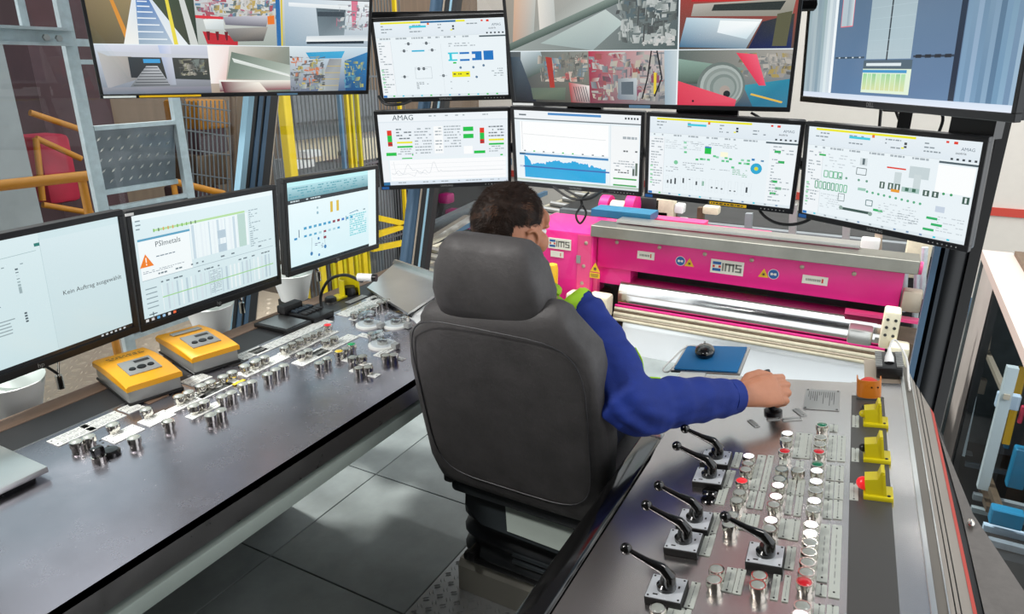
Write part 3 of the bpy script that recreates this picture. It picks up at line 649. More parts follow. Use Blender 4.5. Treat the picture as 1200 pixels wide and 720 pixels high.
# ================================================================== SCREENS
class Canvas:
    """flat picture shown by a display: coloured shapes laid over each other; u to the right, v down, both 0..1"""
    def __init__(s, W, H, bg): s.W, s.H, s.mb, s.k = W, H, MB(), 0; s.R(0, 0, 1, 1, bg)
    def P(s, pts, c):
        cs = [lin(hexc(q)) for q in c] if isinstance(c, (list, tuple)) else [lin(hexc(c))]*len(pts)
        s.k += 1; z = s.k*3e-6
        vs = [((u-.5)*s.W, (.5-v)*s.H, z) for u, v in pts]
        a = sum(vs[i][0]*vs[(i+1) % len(vs)][1]-vs[(i+1) % len(vs)][0]*vs[i][1] for i in range(len(vs)))
        f = list(range(len(vs))); f = f if a > 0 else f[::-1]
        s.mb.add(vs, [f], None, cs)
    def R(s, a, b, c, d, col1, col2=None, horiz=False):
        if col2 is None: return s.P([(a, b), (c, b), (c, d), (a, d)], col1)
        s.P([(a, b), (c, b), (c, d), (a, d)], [col1, col2, col2, col1] if horiz else [col1, col1, col2, col2])
    def Ln(s, a, b, c, d, w, colr):
        x, y = (c-a)*s.W, (d-b)*s.H; l = sqrt(x*x+y*y) or 1; nx, ny = -y/l*w/2/s.W, x/l*w/2/s.H
        s.P([(a+nx, b+ny), (c+nx, d+ny), (c-nx, d-ny), (a-nx, b-ny)], colr)
    def poly(s, pts, w, colr):
        for p, q in zip(pts, pts[1:]): s.Ln(*p, *q, w, colr)
    def C(s, u, v, r, colr, n=14): s.P([(u+r/s.W*cos(2*pi*i/n), v+r/s.H*sin(2*pi*i/n)) for i in range(n)], colr)
    def frame(s, a, b, c, d, w, colr):
        for q in ((a, b, c, b), (c, b, c, d), (c, d, a, d), (a, d, a, b)): s.Ln(*q, w, colr)
    def rows(s, a, b, c, d, n, colr, rn, fill=.7, th=.5, short=False):
        for i in range(n):
            y0 = b+(d-b)*i/n; h = (d-b)/n*th; x = a
            while x < c-.003:
                l = rn.uniform(.008, .03); l = min(l, c-x)
                if rn.random() < fill: s.R(x, y0, x+l, y0+h, colr)
                x += l+.005
                if short and rn.random() < .3: break
    def T(s, u, v, txt, h, colr, align='LEFT'):
        s.k += 1; vs, fs = text_mesh(txt, align); k = h/.7
        s.mb.add([((u-.5)*s.W+p[0]*k, (.5-v)*s.H+p[1]*k, s.k*3e-6) for p in vs], fs, None, [lin(hexc(colr))]*len(vs))
G1, G2, BLK = 'a6b0b6', 'c8d1d6', '3c4448'
GRN, CY, YL, BL, RD = '22c04a', '3cc8dc', 'ece820', '1f74c0', 'e03a24'
def hmi_head(c, rn, yl=.62, logo=True):
    c.R(0, 0, 1, .20, 'e6eff4', 'dfe9f0'); c.R(.05, .012, yl, .035, YL)
    for k in range(4):
        x = .05+k*.22; c.rows(x, .055, x+.09, .17, 3, '8d989f', rn, .8, .35, True)
    c.R(.27, .065, .40, .09, CY); c.R(.41, .03, .425, .06, 'e8702a'); c.R(.60, .075, .615, .10, BLK); c.R(.60, .11, .615, .13, BLK); c.R(.585, .125, .60, .14, YL)
    c.R(.82, .02, .835, .04, RD); c.R(.86, .02, .88, .045, RD)
    if logo: c.T(.90, .085, 'AMAG', .009, '5a6a78'); c.T(.875, .125, 'austria', .0075, '30363c')
    for k in range(5): c.R(.855+k*.03, .175, .868+k*.03, .195, BLK)
    c.R(.80, .215, 1, .235, '4f5f66'); c.R(0, .20, .80, .203, G2)
    for k in range(6): c.rows(.03+k*.125, .21, .12+k*.125, .25, 1, G1, rn, .8, .5)
    c.R(0, .25, .11, .96, 'eef3f6'); c.R(.11, .25, .112, .96, G2); c.rows(.015, .27, .10, .95, 20, G1, rn, .75, .4, True)
    for k in range(5): c.R(.012, .62+k*.055, .03, .64+k*.055, '9adbb0')
    c.R(0, .965, 1, 1, 'dfe9ee'); c.R(.002, .968, .03, .998, BL)
    for k in range(12): c.R(.08+k*.075, .972, .095+k*.075, .99, rn.choice([GRN, G1, CY, '7f98b8']))
def draw_top(c, rn):      # small overview screen, upper row
    hmi_head(c, rn); c.R(.36, .012, .63, .035, '1d6a9c'); c.R(.63, .012, .70, .035, YL)
    for x, y in ((.25, .29), (.39, .29), (.21, .38), (.43, .38), (.19, .72), (.50, .72), (.31, .62), (.35, .62)): c.C(x, y, .006, '4b545a'); c.Ln(x-.03, y, x+.03, y, .0012, G1)
    c.R(.27, .375, .37, .395, '32b2d8'); c.frame(.28, .6, .41, .75, .001, G1); c.rows(.28, .80, .38, .90, 5, '78838a', rn, .7, .4, True)
    c.R(.55, .42, .62, .55, 'eaf8fb'); c.R(.55, .42, .63, .44, CY); c.R(.55, .51, .62, .53, CY); c.R(.56, .43, .58, .52, CY); c.R(.64, .42, .715, .445, BL); c.R(.64, .51, .715, .535, BL)
    c.R(.735, .415, .81, .53, BL); c.R(.735, .45, .76, .50, 'eef3f6'); c.R(.825, .41, .90, .53, BL); c.R(.585, .545, .61, .565, GRN)
    c.R(.57, .67, .71, .745, YL); c.rows(.58, .695, .70, .73, 1, '5a5a20', rn, .9, .5)
    c.Ln(.5, .30, .5, .95, .0008, G2); c.rows(.56, .30, .78, .36, 2, G1, rn, .6, .4); c.rows(.55, .80, .85, .92, 4, G1, rn, .5, .35, True); c.rows(.88, .64, .97, .76, 4, G1, rn, .7, .4)
    for x, y in ((.64, .62), (.74, .62), (.82, .60), (.76, .75)): c.C(x, y, .005, '5f7c98')
def draw_flow(c, rn):     # screen with two traffic-light columns and a faint trend
    c.R(0, 0, 1, .10, 'eef4f8'); c.T(.11, .055, 'AMAG', .021, '4a585f'); c.rows(.35, .03, .9, .08, 1, G1, rn, .3, .3)
    c.R(0, .10, 1, .115, 'dfe8ee'); c.R(0, .115, 1, .60, 'eaf1f6')
    for x in (.06, .78): c.R(x, .22, x+.035, .29, RD); c.R(x, .29, x+.035, .38, GRN); c.R(x, .38, x+.035, .44, 'd02a1c'); c.R(x, .41, x+.035, .42, BLK)
    for x in (.13, .85): c.R(x, .38, x+.12, .405, YL); c.R(x, .44, x+.12, .465, GRN); c.rows(x, .20, x+.12, .37, 4, '6a757c', rn, .7, .4); c.rows(x, .48, x+.12, .58, 3, G1, rn, .6, .4)
    c.R(.65, .20, .73, .26, GRN); c.R(.65, .30, .73, .36, GRN); c.R(.04, .53, .12, .575, GRN); c.R(.73, .54, .82, .58, GRN); c.R(.24, .56, .25, .58, GRN); c.R(.94, .60, .96, .62, GRN); c.R(.16, .61, .24, .625, GRN)
    c.rows(.27, .20, .40, .58, 9, G1, rn, .8, .4); c.R(.42, .18, .49, .56, 'f8fafa'); c.rows(.43, .20, .48, .55, 8, G1, rn, .8, .4); c.rows(.50, .18, .63, .50, 8, G1, rn, .8, .4)
    c.R(.65, .47, .72, .58, 'fbfcfc'); c.R(.06, .64, .985, .94, 'fafbfc'); c.R(.0, .64, .05, .96, 'eef2f5')
    for k in range(4): c.Ln(.07, .70+k*.065, .98, .70+k*.065, .0006, G2)
    import math as _m
    c.poly([(.07+.01*i, .82-.10*_m.exp(-((i-14)/3)**2)-.12*_m.exp(-((i-34)/2.5)**2)+.03*_m.sin(i*.9)*(i < 40)) for i in range(90)], .0009, 'aab4ba')
    c.poly([(.09, .66), (.10, .80), (.12, .86), (.2, .84), (.25, .88), (.27, .80), (.35, .86)], .0009, 'b6bfc4')
    c.R(0, .95, 1, 1, 'dbe6f0'); c.R(0, .955, .05, 1, '2c6e9c'); c.rows(.08, .96, .95, .985, 1, G1, rn, .4, .6)
def draw_chart(c, rn):    # screen with a tall blue bar chart
    c.R(0, 0, 1, .11, 'edf2f5'); c.R(.28, .02, .70, .05, '4a8cc8'); c.R(.04, .05, .10, .07, '6a757c'); c.R(.0, .11, 1, .125, '6d777c')
    for k in range(5): c.R(.88+k*.022, .035, .893+k*.022, .06, BLK)
    c.R(.045, .15, .76, .56, 'fbfcfc'); c.Ln(.06, .15, .06, .54, .001, '8d979c'); c.Ln(.07, .32, .74, .345, .001, 'b6bfc0')
    for k in range(9): c.R(.07+k*.08, .545-.0*k, .085+k*.08, .56, rn.choice(['6a757c', GRN, '6a757c'])); c.Ln(.06+k*.08, .565, .13+k*.08, .57, .0006, G2)
    c.R(.03, .585, .76, .615, '3f86bc'); c.R(.03, .587, .08, .60, '2a3a44')
    pts = [(.07, .93)]; rn2 = random.Random(4)
    for i in range(80): pts.append((.07+.0085*i, .655+.03*abs(sin(i*.19))+rn2.uniform(-.012, .014)+(.05 if 6 < i < 22 else 0)+(.045 if i > 62 else 0)-(.03 if i < 4 else 0)))
    pts.append((.742, .93))
    for a, b in zip(pts[1:-1], pts[2:-1]): c.P([a, b, (b[0], .93), (a[0], .93)], '22a6dc')
    c.R(.03, .765, .77, .785, '3466b0'); c.R(.03, .768, .06, .78, 'e0e4ea')
    c.R(.78, .15, .99, .93, 'f2f5f6'); c.Ln(.775, .13, .775, .95, .0008, G2)
    c.rows(.80, .28, .98, .36, 1, G1, rn, .4, .4); c.rows(.80, .46, .98, .50, 1, '50585c', rn, .6, .5); c.rows(.80, .60, .96, .70, 3, G1, rn, .7, .4); c.rows(.81, .72, .92, .78, 2, '50585c', rn, .5, .5); c.R(.945, .66, .965, .80, 'd2dce0'); c.R(.948, .70, .962, .79, '4f5f56'); c.R(.968, .62, .985, .79, '5f7266')
    c.R(.80, .835, .98, .855, '35a648'); c.R(.80, .925, .98, .945, '35a648'); c.R(0, .955, 1, 1, 'a4b6a0', 'dfe8ec')
def draw_process(c, rn):  # process picture with a blue disc and black bars
    hmi_head(c, rn, .70)
    c.R(.40, .33, .445, .345, BL); c.R(.40, .345, .445, .42, GRN); c.C(.20, .56, .008, '7cc89c')
    c.C(.755, .55, .020, '2fa8d2'); c.C(.755, .55, .007, 'd8d83a')
    for x, y in ((.26, .30), (.262, .36), (.265, .42), (.47, .44), (.49, .45), (.55, .45), (.58, .46), (.53, .49), (.56, .49), (.66, .46), (.70, .46), (.645, .50), (.68, .50), (.70, .50), (.60, .56), (.38, .49), (.40, .49), (.35, .50), (.43, .49), (.84, .54)):
        c.R(x-.010, y-.012, x+.010, y+.012, rn.choice(['5fc488', '3cb868', '8fd4ae']))
    for x, b, h in ((.14, .84, .04), (.165, .845, .06), (.195, .845, .08), (.255, .82, .065), (.30, .77, .012), (.35, .83, .05), (.46, .85, .02), (.495, .85, .02), (.53, .855, .02), (.59, .865, .015), (.62, .865, .015), (.70, .86, .07)): c.R(x, b-h, x+.012, b, BLK)
    c.R(.395, .77, .41, .83, '8cb8a4')
    for k in range(14): c.frame(.13+k*.045, .74, .15+k*.045, .90, .0005, G2)
    c.rows(.12, .28, .38, .40, 5, G2, rn, .5, .35); c.rows(.30, .28, .62, .34, 3, G1, rn, .5, .35); c.rows(.25, .55, .40, .66, 4, G1, rn, .6, .35); c.rows(.60, .58, .70, .68, 5, '6fb08c', rn, .6, .35); c.rows(.13, .62, .22, .70, 3, G1, rn, .6, .35); c.rows(.45, .58, .58, .64, 3, G1, rn, .5, .35)
    c.R(.51, .38, .56, .44, 'fbf8dc'); c.R(.72, .43, .74, .455, '2c7cb8'); c.R(.78, .44, .80, .46, '5f8cb0')
    c.R(.83, .245, 1, .965, 'eef4f7')
    for k, (g) in enumerate((.31, .43, .67, .75, .82)): c.R(.86+.03*(k % 2), g, .90+.03*(k % 2), g+.03, '35b060')
    c.rows(.85, .26, .98, .95, 18, G1, rn, .55, .35, True)
def draw_line(c, rn):     # process line with rows of dark green stands
    hmi_head(c, rn, .66)
    c.R(.085, .29, .13, .31, '2fae58'); c.rows(.13, .28, .33, .44, 5, G2, rn, .5, .35); c.R(.355, .28, .40, .36, 'cfd9dc'); c.R(.37, .285, .385, .35, '5c6c70'); c.frame(.34, .39, .40, .46, .002, '4c5c5c')
    c.R(.52, .335, .63, .35, RD); c.R(.65, .30, .76, .42, 'c6d3d6'); c.R(.57, .38, .61, .56, 'ccd8da'); c.R(.68, .38, .72, .54, 'ccd8da'); c.R(.80, .25, .99, .52, 'fbfdfd')
    for x in (.13, .165, .195, .225): c.frame(x, .47, x+.025, .54, .003, '6fb890')
    for k in range(8): c.frame(.075+k*.028, .60, .075+k*.028+.018, .68, .003, rn.choice(['4c9c74', '6fb890']))
    for x in (.24, .28, .36, .41): c.C(x, .52, .004, '6c9c88')
    for x in (.49, .54, .58): c.R(x, .50, x+.03, .57, '4a6258'); c.R(x+.01, .51, x+.02, .56, 'e6efef')
    c.R(.56, .56, .61, .59, 'e89a2c'); c.R(.62, .52, .72, .57, 'a8c4be'); c.R(.64, .525, .66, .56, '3f6c58'); c.R(.68, .525, .70, .56, '3f6c58')
    for x in (.74, .79): c.R(x, .52, x+.035, .58, '4a6258'); c.R(x+.012, .53, x+.022, .57, 'e6efef')
    c.C(.85, .53, .004, '3f9c64'); c.C(.89, .53, .004, '3f9c64'); c.R(.95, .53, .985, .60, '3f5c50'); c.R(.962, .54, .972, .59, 'e6efef')
    for k in range(10): c.C(.42+k*.035, .63+.004*k, .004, '5fae86')
    c.R(.36, .60, .41, .63, '9fc8b8'); c.R(.82, .66, .87, .72, 'c6d2e0'); c.rows(.12, .73, .26, .90, 7, G2, rn, .6, .35)
    c.frame(.24, .70, .28, .78, .002, '6c7c7c'); c.frame(.42, .72, .46, .78, .0025, '5c7c7c'); c.R(.27, .845, .45, .875, '3f5650'); c.C(.265, .855, .007, '8ea49c'); c.C(.455, .865, .007, '8ea49c')
    for x, y in ((.78, .78), (.81, .84), (.77, .90), (.47, .80)): c.R(x, y, x+.06, y+.025, '35b068')
    c.rows(.50, .72, .72, .94, 8, G2, rn, .5, .35); c.rows(.62, .80, .74, .90, 4, G1, rn, .6, .35); c.rows(.84, .76, .98, .93, 6, G2, rn, .55, .35)
def draw_order(c, rn):    # left desk monitor: almost empty order list
    c.R(0, 0, 1, 1, 'd6e8ec', 'c4dade'); c.R(0, 0, 1, .06, 'cfe4e8'); c.R(.0, 0, .60, 1, 'd9ebee', 'c9dfe3'); c.Ln(.60, .04, .60, .98, .001, 'b4ccd0'); c.Ln(.05, .15, .58, .13, .0012, '9cb4b8')
    for k in range(3): c.R(.11+k*.055, .145, .13+k*.055, .17, '6c8088')
    c.R(.575, .075, .60, .10, '2f7c74'); c.T(.665, .52, 'Kein Auftrag ausgewählt', .0125, '40484c')
    rr = random.Random(8)
    for k in range(11): c.R(.17, .27+k*.026, .17+rr.uniform(.05, .08), .278+k*.026, '8ea0a6'); c.R(.33, .25+k*.026, .33+rr.uniform(.03, .06), .258+k*.026, '8ea0a6')
    for k in range(8): c.R(.475, .23+k*.028, .488, .243+k*.022, '5c6c74' if k < 4 else '9cb0b4')
    for k in range(5): c.R(.205, .62+k*.026, .205+rr.uniform(.03, .06), .628+k*.026, '8ea0a6'); c.R(.345, .60+k*.026, .345+rr.uniform(.03, .09), .608+k*.026, '8ea0a6')
    for k in range(4): c.R(.478, .58+k*.022, .49, .594+k*.022, '4c5c64')
    c.rows(.15, .20, .55, .22, 1, '8ea0a6', rr, .3, .4); c.R(0, .965, 1, 1, '15181a')
    for k in range(6): c.R(.82+k*.025, .975, .832+k*.025, .99, 'c8d0d4')
def draw_table(c, rn):    # middle desk monitor: warning box and tables
    c.R(0, 0, 1, 1, 'dcedf1', 'd0e4e8'); c.R(0, 0, 1, .05, 'e8f4f6'); c.rows(.02, .05, .20, .16, 3, '7c9098', rn, .7, .3, True)
    c.R(.12, .155, .76, .175, 'b4dc9c')
    for k in range(10): c.R(.12+k*.03, .15, .128+k*.03, .18, rn.choice(['7cb85c', 'd8a060', '5c7c5c']))
    c.R(.02, .22, .35, .24, '5aa0c0'); c.R(.35, .18, .78, .52, 'eaf4f6')
    for k in range(14): c.R(.36+k*.03, .19, .36+k*.03+rn.uniform(.004, .02), .52, rn.choice(['d6e2e8', 'e4eef2', 'c6d8e2']))
    c.R(.54, .30, .60, .38, 'b4c8d4'); c.R(.54, .44, .60, .52, 'b4c8d4'); c.R(.70, .18, .76, .52, 'b8d4cc'); c.rows(.79, .16, .98, .56, 18, '9cb0b8', rn, .8, .45, True)
    c.R(.02, .24, .345, .60, 'f0f7f8'); c.T(.12, .295, 'PSImetals', .017, '4c585e'); c.P([(.055, .36), (.10, .48), (.015, .48)], 'ee8020'); c.R(.053, .395, .06, .44, 'fff0e0'); c.R(.053, .45, .06, .465, 'fff0e0')
    c.rows(.12, .40, .24, .42, 1, '7c8c98', rn, .9, .5); c.rows(.03, .52, .30, .55, 2, '7c8c98', rn, .8, .35)
    c.R(.02, .60, .98, .605, 'a4b8c0'); c.rows(.12, .56, .9, .59, 1, '6c7c84', rn, .4, .5); c.rows(.13, .645, .95, .68, 1, '6c7c84', rn, .5, .4)
    for k in range(26): c.R(.13+k*.032, .68, .13+k*.032+rn.uniform(.004, .018), .93, rn.choice(['d2e0e6', 'c4d4dc', 'e6f0f2', 'b8ccd6']))
    c.rows(.46, .68, .54, .92, 14, '9cb0b8', rn, .8, .4); c.R(.13, .795, .97, .805, '9cd08c')
    for k in range(5): c.R(.03, .68+k*.045, .10, .69+k*.045, '8ca0a8')
    c.R(0, .955, 1, 1, '15181a')
    for k, q in enumerate(('d8d8d8', 'c8c8c8', '58a0d0', '98c0e0', 'd8d8d8', 'e86a40')): c.R(.01+k*.035, .965, .028+k*.035, .99, q)
    c.Ln(.06, .91, .06, .95, .003, '2c4c58'); c.Ln(.035, .93, .085, .93, .003, '2c4c58')
def draw_scheme(c, rn):   # third desk monitor: coloured flow scheme
    c.R(0, 0, 1, 1, 'eaf8fb', 'd6f0f6'); c.R(0, 0, .92, .05, 'bff0f4'); c.R(0, .05, .90, .22, 'b0dcE4'.lower(), '58909c'); c.R(.0, .20, .90, .245, '1f2a30'); c.R(.90, 0, 1, 1, 'e6f6f8')
    c.rows(.02, .07, .85, .19, 4, '4f9cac', rn, .5, .4); c.rows(.03, .21, .34, .235, 1, 'c8d8dc', rn, .6, .6)
    c.R(.44, .30, .468, .43, 'd8b83a'); c.R(.51, .30, .538, .43, 'd8b83a'); c.C(.30, .40, .006, '8cb4c4'); c.C(.30, .34, .005, 'a8c4cc')
    for k, q in enumerate(('3f9cc8', '3f9cc8', '58a8cc', '3f9cc8', '3f9cc8', '3f9cc8', '8c3a4c', '8c2a3c', '3f7cc8', '58a8cc', '3f9cc8')):
        x = .15+k*.052; c.R(x, .535-.0*k, x+.03, .565, q)
    for k, q in enumerate(('3f9cc8', '58a8cc', '58a8cc', 'a8d0dc', '8c3a4c', 'a8d0dc', 'a8d0dc', '3f9cc8')): x = .15+k*.052; c.R(x, .63, x+.028, .655, q)
    c.R(.05, .635, .08, .66, '2f8cc4'); c.Ln(.10, .55, .10, .64, .004, '3c5c74'); c.Ln(.62, .52, .62, .58, .004, '4c7c94'); c.Ln(.66, .50, .76, .48, .003, '4c8cac')
    for x, y, r in ((.22, .87, .008), (.37, .83, .008), (.30, .71, .006), (.30, .91, .006)): c.C(x, y, r, '2f7cb4')
    c.Ln(.23, .68, .22, .85, .0012, '6c7c84'); c.Ln(.36, .66, .37, .80, .0012, '6c7c84'); c.R(.355, .70, .385, .73, '8c3a4c')
    c.rows(.26, .76, .35, .84, 4, '6c7c9c', rn, .6, .4); c.rows(.66, .52, .87, .80, 10, '86d4dc', rn, .85, .6); c.rows(.66, .48, .86, .51, 1, '7c98a0', rn, .6, .5)
    c.R(0, .965, .90, 1, '17252c')
# ---- camera walls
def cell(c, a, b, d, e):
    def f(u, v): return (a+(d-a)*u, b+(e-b)*v)
    return f
def quads(c, f, items):
    for colr, *p in items: c.P([f(p[i], p[i+1]) for i in range(0, len(p), 2)], colr)
def clutter(c, f, rn, n, cols, x0, y0, x1, y1, s=.06):
    n = int(n*2.4); s *= .75
    mixc = lambda h: ''.join('%02x' % int(int(h[i:i+2], 16)*.62+0x86*.38) for i in (0, 2, 4)); cols = [mixc(q) for q in cols]
    for _ in range(n):
        x, y, w_, h = rn.uniform(x0, x1), rn.uniform(y0, y1), rn.uniform(.15, 1)*s, rn.uniform(.3, 1.5)*s
        if rn.random() < .35: w_, h = (w_*2.2, h*.22) if rn.random() < .5 else (w_*.2, h*2)
        q = rn.uniform(-.2, .2)*s; k = (noise.noise(V((x*5, y*5, len(cols))))*.9+.5)*len(cols)+rn.uniform(-.8, .8); h1 = cols[int(k) % len(cols)]; h2 = cols[int(k+.6) % len(cols)]
        c.P([f(min(x1+s*.4, max(0, a)), min(y1+s*.4, 1, max(0, b_))) for a, b_ in ((x, y), (x+w_, y+q), (x+w_+q, y+h), (x+q, y+h-q))], [h1, h2, h2, h1])
def draw_cams_left(c, rn):
    c.R(0, 0, 1, .34, '6c7478', '8a9094')
    f = cell(c, 0, .34, .345, .665)   # conveyor ladder
    quads(c, f, [(['8a7a5c', '9c8c66', '6c6450', '5c543c'], 0, 0, .45, 0, .42, 1, 0, 1), (['4c5a44', '3c4a3c', '2c3a34', '4c5040'], .5, 0, 1, 0, 1, 1, .8, 1), ('d8923c', .2, 0, .23, 0, .36, 1, .31, 1),
       (['dfe8f0', 'cfdcE8'.lower(), 'e8eef0', 'f0f0ea'], .44, 0, .56, 0, .9, 1, .28, 1), (['4c84c8', '3c74b8', 'b8c8d4', '9cb0c0'], .46, 0, .55, 0, .75, 1, .42, 1), ('e8d84c', .72, 0, .75, 0, .8, 1, .76, 1), ('d0d4d0', .85, 0, .9, 0, 1, 1, .92, 1)])
    for k in range(9): t = k/9; y = t**1.4; c.Ln(*f(.46-.06*y+.01, y+.05), *f(.55+.20*y-.02, y+.05), .004, 'e8f0f4')
    f = cell(c, .345, .34, .665, .665)  # red machine with rolls
    quads(c, f, [(['c8ccd0', 'd8d8d4', '9ca8a0', 'b0b8b0'], 0, 0, 1, 0, 1, 1, 0, 1)])
    clutter(c, f, rn, 70, ['e8e8e4', 'd04a6c', 'c03a4c', '4c8cb8', '5c6c64', 'e0b84c', 'f0ece4', '8c9490'], 0, 0, .9, .45, .10)
    quads(c, f, [(['a8a8b4', 'd0d0d8', '74747c', '6c6c78'], .3, .42, .82, .36, .78, .60, .32, .58), (['f0f4f0', 'e0e8e8', 'c0c8c8', 'd0d8d8'], .08, .48, .3, .46, .3, .68, .1, .68), ('c02a34', .06, .72, .45, .82, .44, 1, .1, .98), ('d83a44', .0, .40, .30, .42, .3, .47, 0, .46), (['8c8c8c', 'a8a49c', '4c4c4c', '5c5854'], .3, .66, .8, .60, .74, .9, .4, .92), ('e87a2c', .80, .38, .88, .36, .88, .54, .8, .55), ('2c6ca8', .9, 0, .95, 0, .95, 1, .9, 1), ('d8c43c', .96, 0, .98, 0, .97, 1, .95, 1)])
    for k in range(3): c.P([f(.10+k*.10, .72), f(.14+k*.10, .72), f(.13+k*.10, .9), f(.11+k*.10, .9)], '6a1c24')
    f = cell(c, .665, .34, 1, .665)   # blue-grey hall
    quads(c, f, [(['c0d0dc', 'e8eef0', 'a8b8c4', '8ca4b4'], 0, 0, 1, 0, 1, 1, 0, 1), (['5c6c74', '4c5860', '8c9ca4', '7c8c94'], .36, .12, .72, .12, .7, .8, .4, .8), (['f0f4f6', 'e8ecec', 'dce4e8', 'e0e8ec'], .05, .08, .95, .12, .9, .2, .05, .16), ('3c4850', .38, .25, .70, .24, .70, .34, .38, .35), (['d8e0e4', 'c0ccd4', 'e8eef0', 'f0f4f4'], .25, .78, 1, .72, 1, .86, .24, .9), ('20303a', .25, .90, .95, .86, .95, .92, .25, .95), ('d87890', .78, .0, .86, 0, .84, .5, .8, .6)])
    clutter(c, f, rn, 30, ['e8f0f0', '9cb0bc', 'b8647c', '6c8090', 'f4f4f4'], .6, .05, .98, .6, .08)
    f = cell(c, 0, .67, .375, 1)    # white hall with roller track
    quads(c, f, [(['d8dce8', 'd0d4e0', '6c7074', '7c8490'], 0, 0, 1, 0, 1, 1, 0, 1), (['c4c0bc', 'a8a49c', '8c8c8c', 'b0acb0'], .02, .12, .30, .18, .32, .70, .05, .88), (['3c4448', '4c4c44', '3c4440', '34383c'], .27, .24, 1, .26, 1, .72, .27, .66), (['b8c8e8', 'd8dcec', 'a8b0bc', 'a0a4b0'], .55, .0, .66, 0, .67, .82, .60, .82), ('48a0d8', .40, .28, .55, .28, .55, .36, .40, .36),
       (['a8acb0', 'c0c4c8', '8c9094', '74787c'], .42, .42, .52, .42, .62, .85, .25, .85), ('c8ccd4', 0, .12, 1, .2, 1, .26, .1, .22), (['9c9ca4', '8c8c98', '6c7480', '7c8490'], .0, .86, 1, .86, 1, 1, 0, 1)])
    clutter(c, f, rn, 26, ['4c504c', '8c8c64', 'b8b4a0', '2c302c', '6c7c74'], .7, .28, .95, .6, .08); 
    for k in range(7): c.Ln(*f(.40-.02*k, .46+.06*k), *f(.52+.015*k, .46+.06*k), .003, '4c5054')
    f = cell(c, .375, .67, .68, 1)   # close-up of sheet and roll
    quads(c, f, [(['e8e0d8', '8c9488', '5c6c64', 'b0a090'], 0, 0, 1, 0, 1, 1, 0, 1), (['f8f4f0', 'f0e0dc', 'e8c8c0', 'f4f0ec'], 0, 0, .26, 0, .18, .8, 0, .8), (['6c7c70', 'a8b4a8', 'c4ccc4', '7c8c80'], .28, .12, 1, .4, 1, .75, .2, .7), (['e8ece8', 'd8e0dc', 'f0f0ec', 'd0d8d0'], .28, .25, .98, .6, 1, .66, .3, .34), (['f8f8f0', 'ece8dc', '8c4c54', '6c3c44'], .1, .72, 1, .74, 1, .95, .1, .98), (['6c2c38', 'f8f4e8', 'e0d0c4', '5c2430'], .12, .76, .6, .78, .7, 1, .15, 1)])
    f = cell(c, .68, .67, 1, 1)      # bright blue and orange walkway
    quads(c, f, [(['d8e4e8', 'c8dce8', '2c5c8c', '6c7484'], 0, 0, 1, 0, 1, 1, 0, 1), (['2c9cc8', '48b0d8', '3ca0d0', '2c94c8'], .2, .12, .7, .08, .66, .24, .25, .26), (['8c9094', 'a0a4a4', '8c9498', 'a0a8ac'], .5, .26, .66, .26, .62, 1, .35, 1), (['2c6ca0', '3c84b8', '2c5c90', '1c4c7c'], .7, .3, 1, .1, 1, 1, .72, 1)])
    clutter(c, f, rn, 60, ['e8642c', 'f07a34', '4c545c', '2c343c', 'e0c83c', '8ca49c', 'd0d8d4'], 0, .2, .42, .95, .09); clutter(c, f, rn, 24, ['3ca0c8', '1c5c8c', 'd8d84c', '2c7cb0'], .68, .3, .95, .9, .10)
    for k in range(4): c.Ln(*f(.47-.03*k, .42+.15*k), *f(.655-.01*k, .42+.15*k), .002, 'c8b04c')
    c.R(0, .34-.004, 1, .34, '303438')
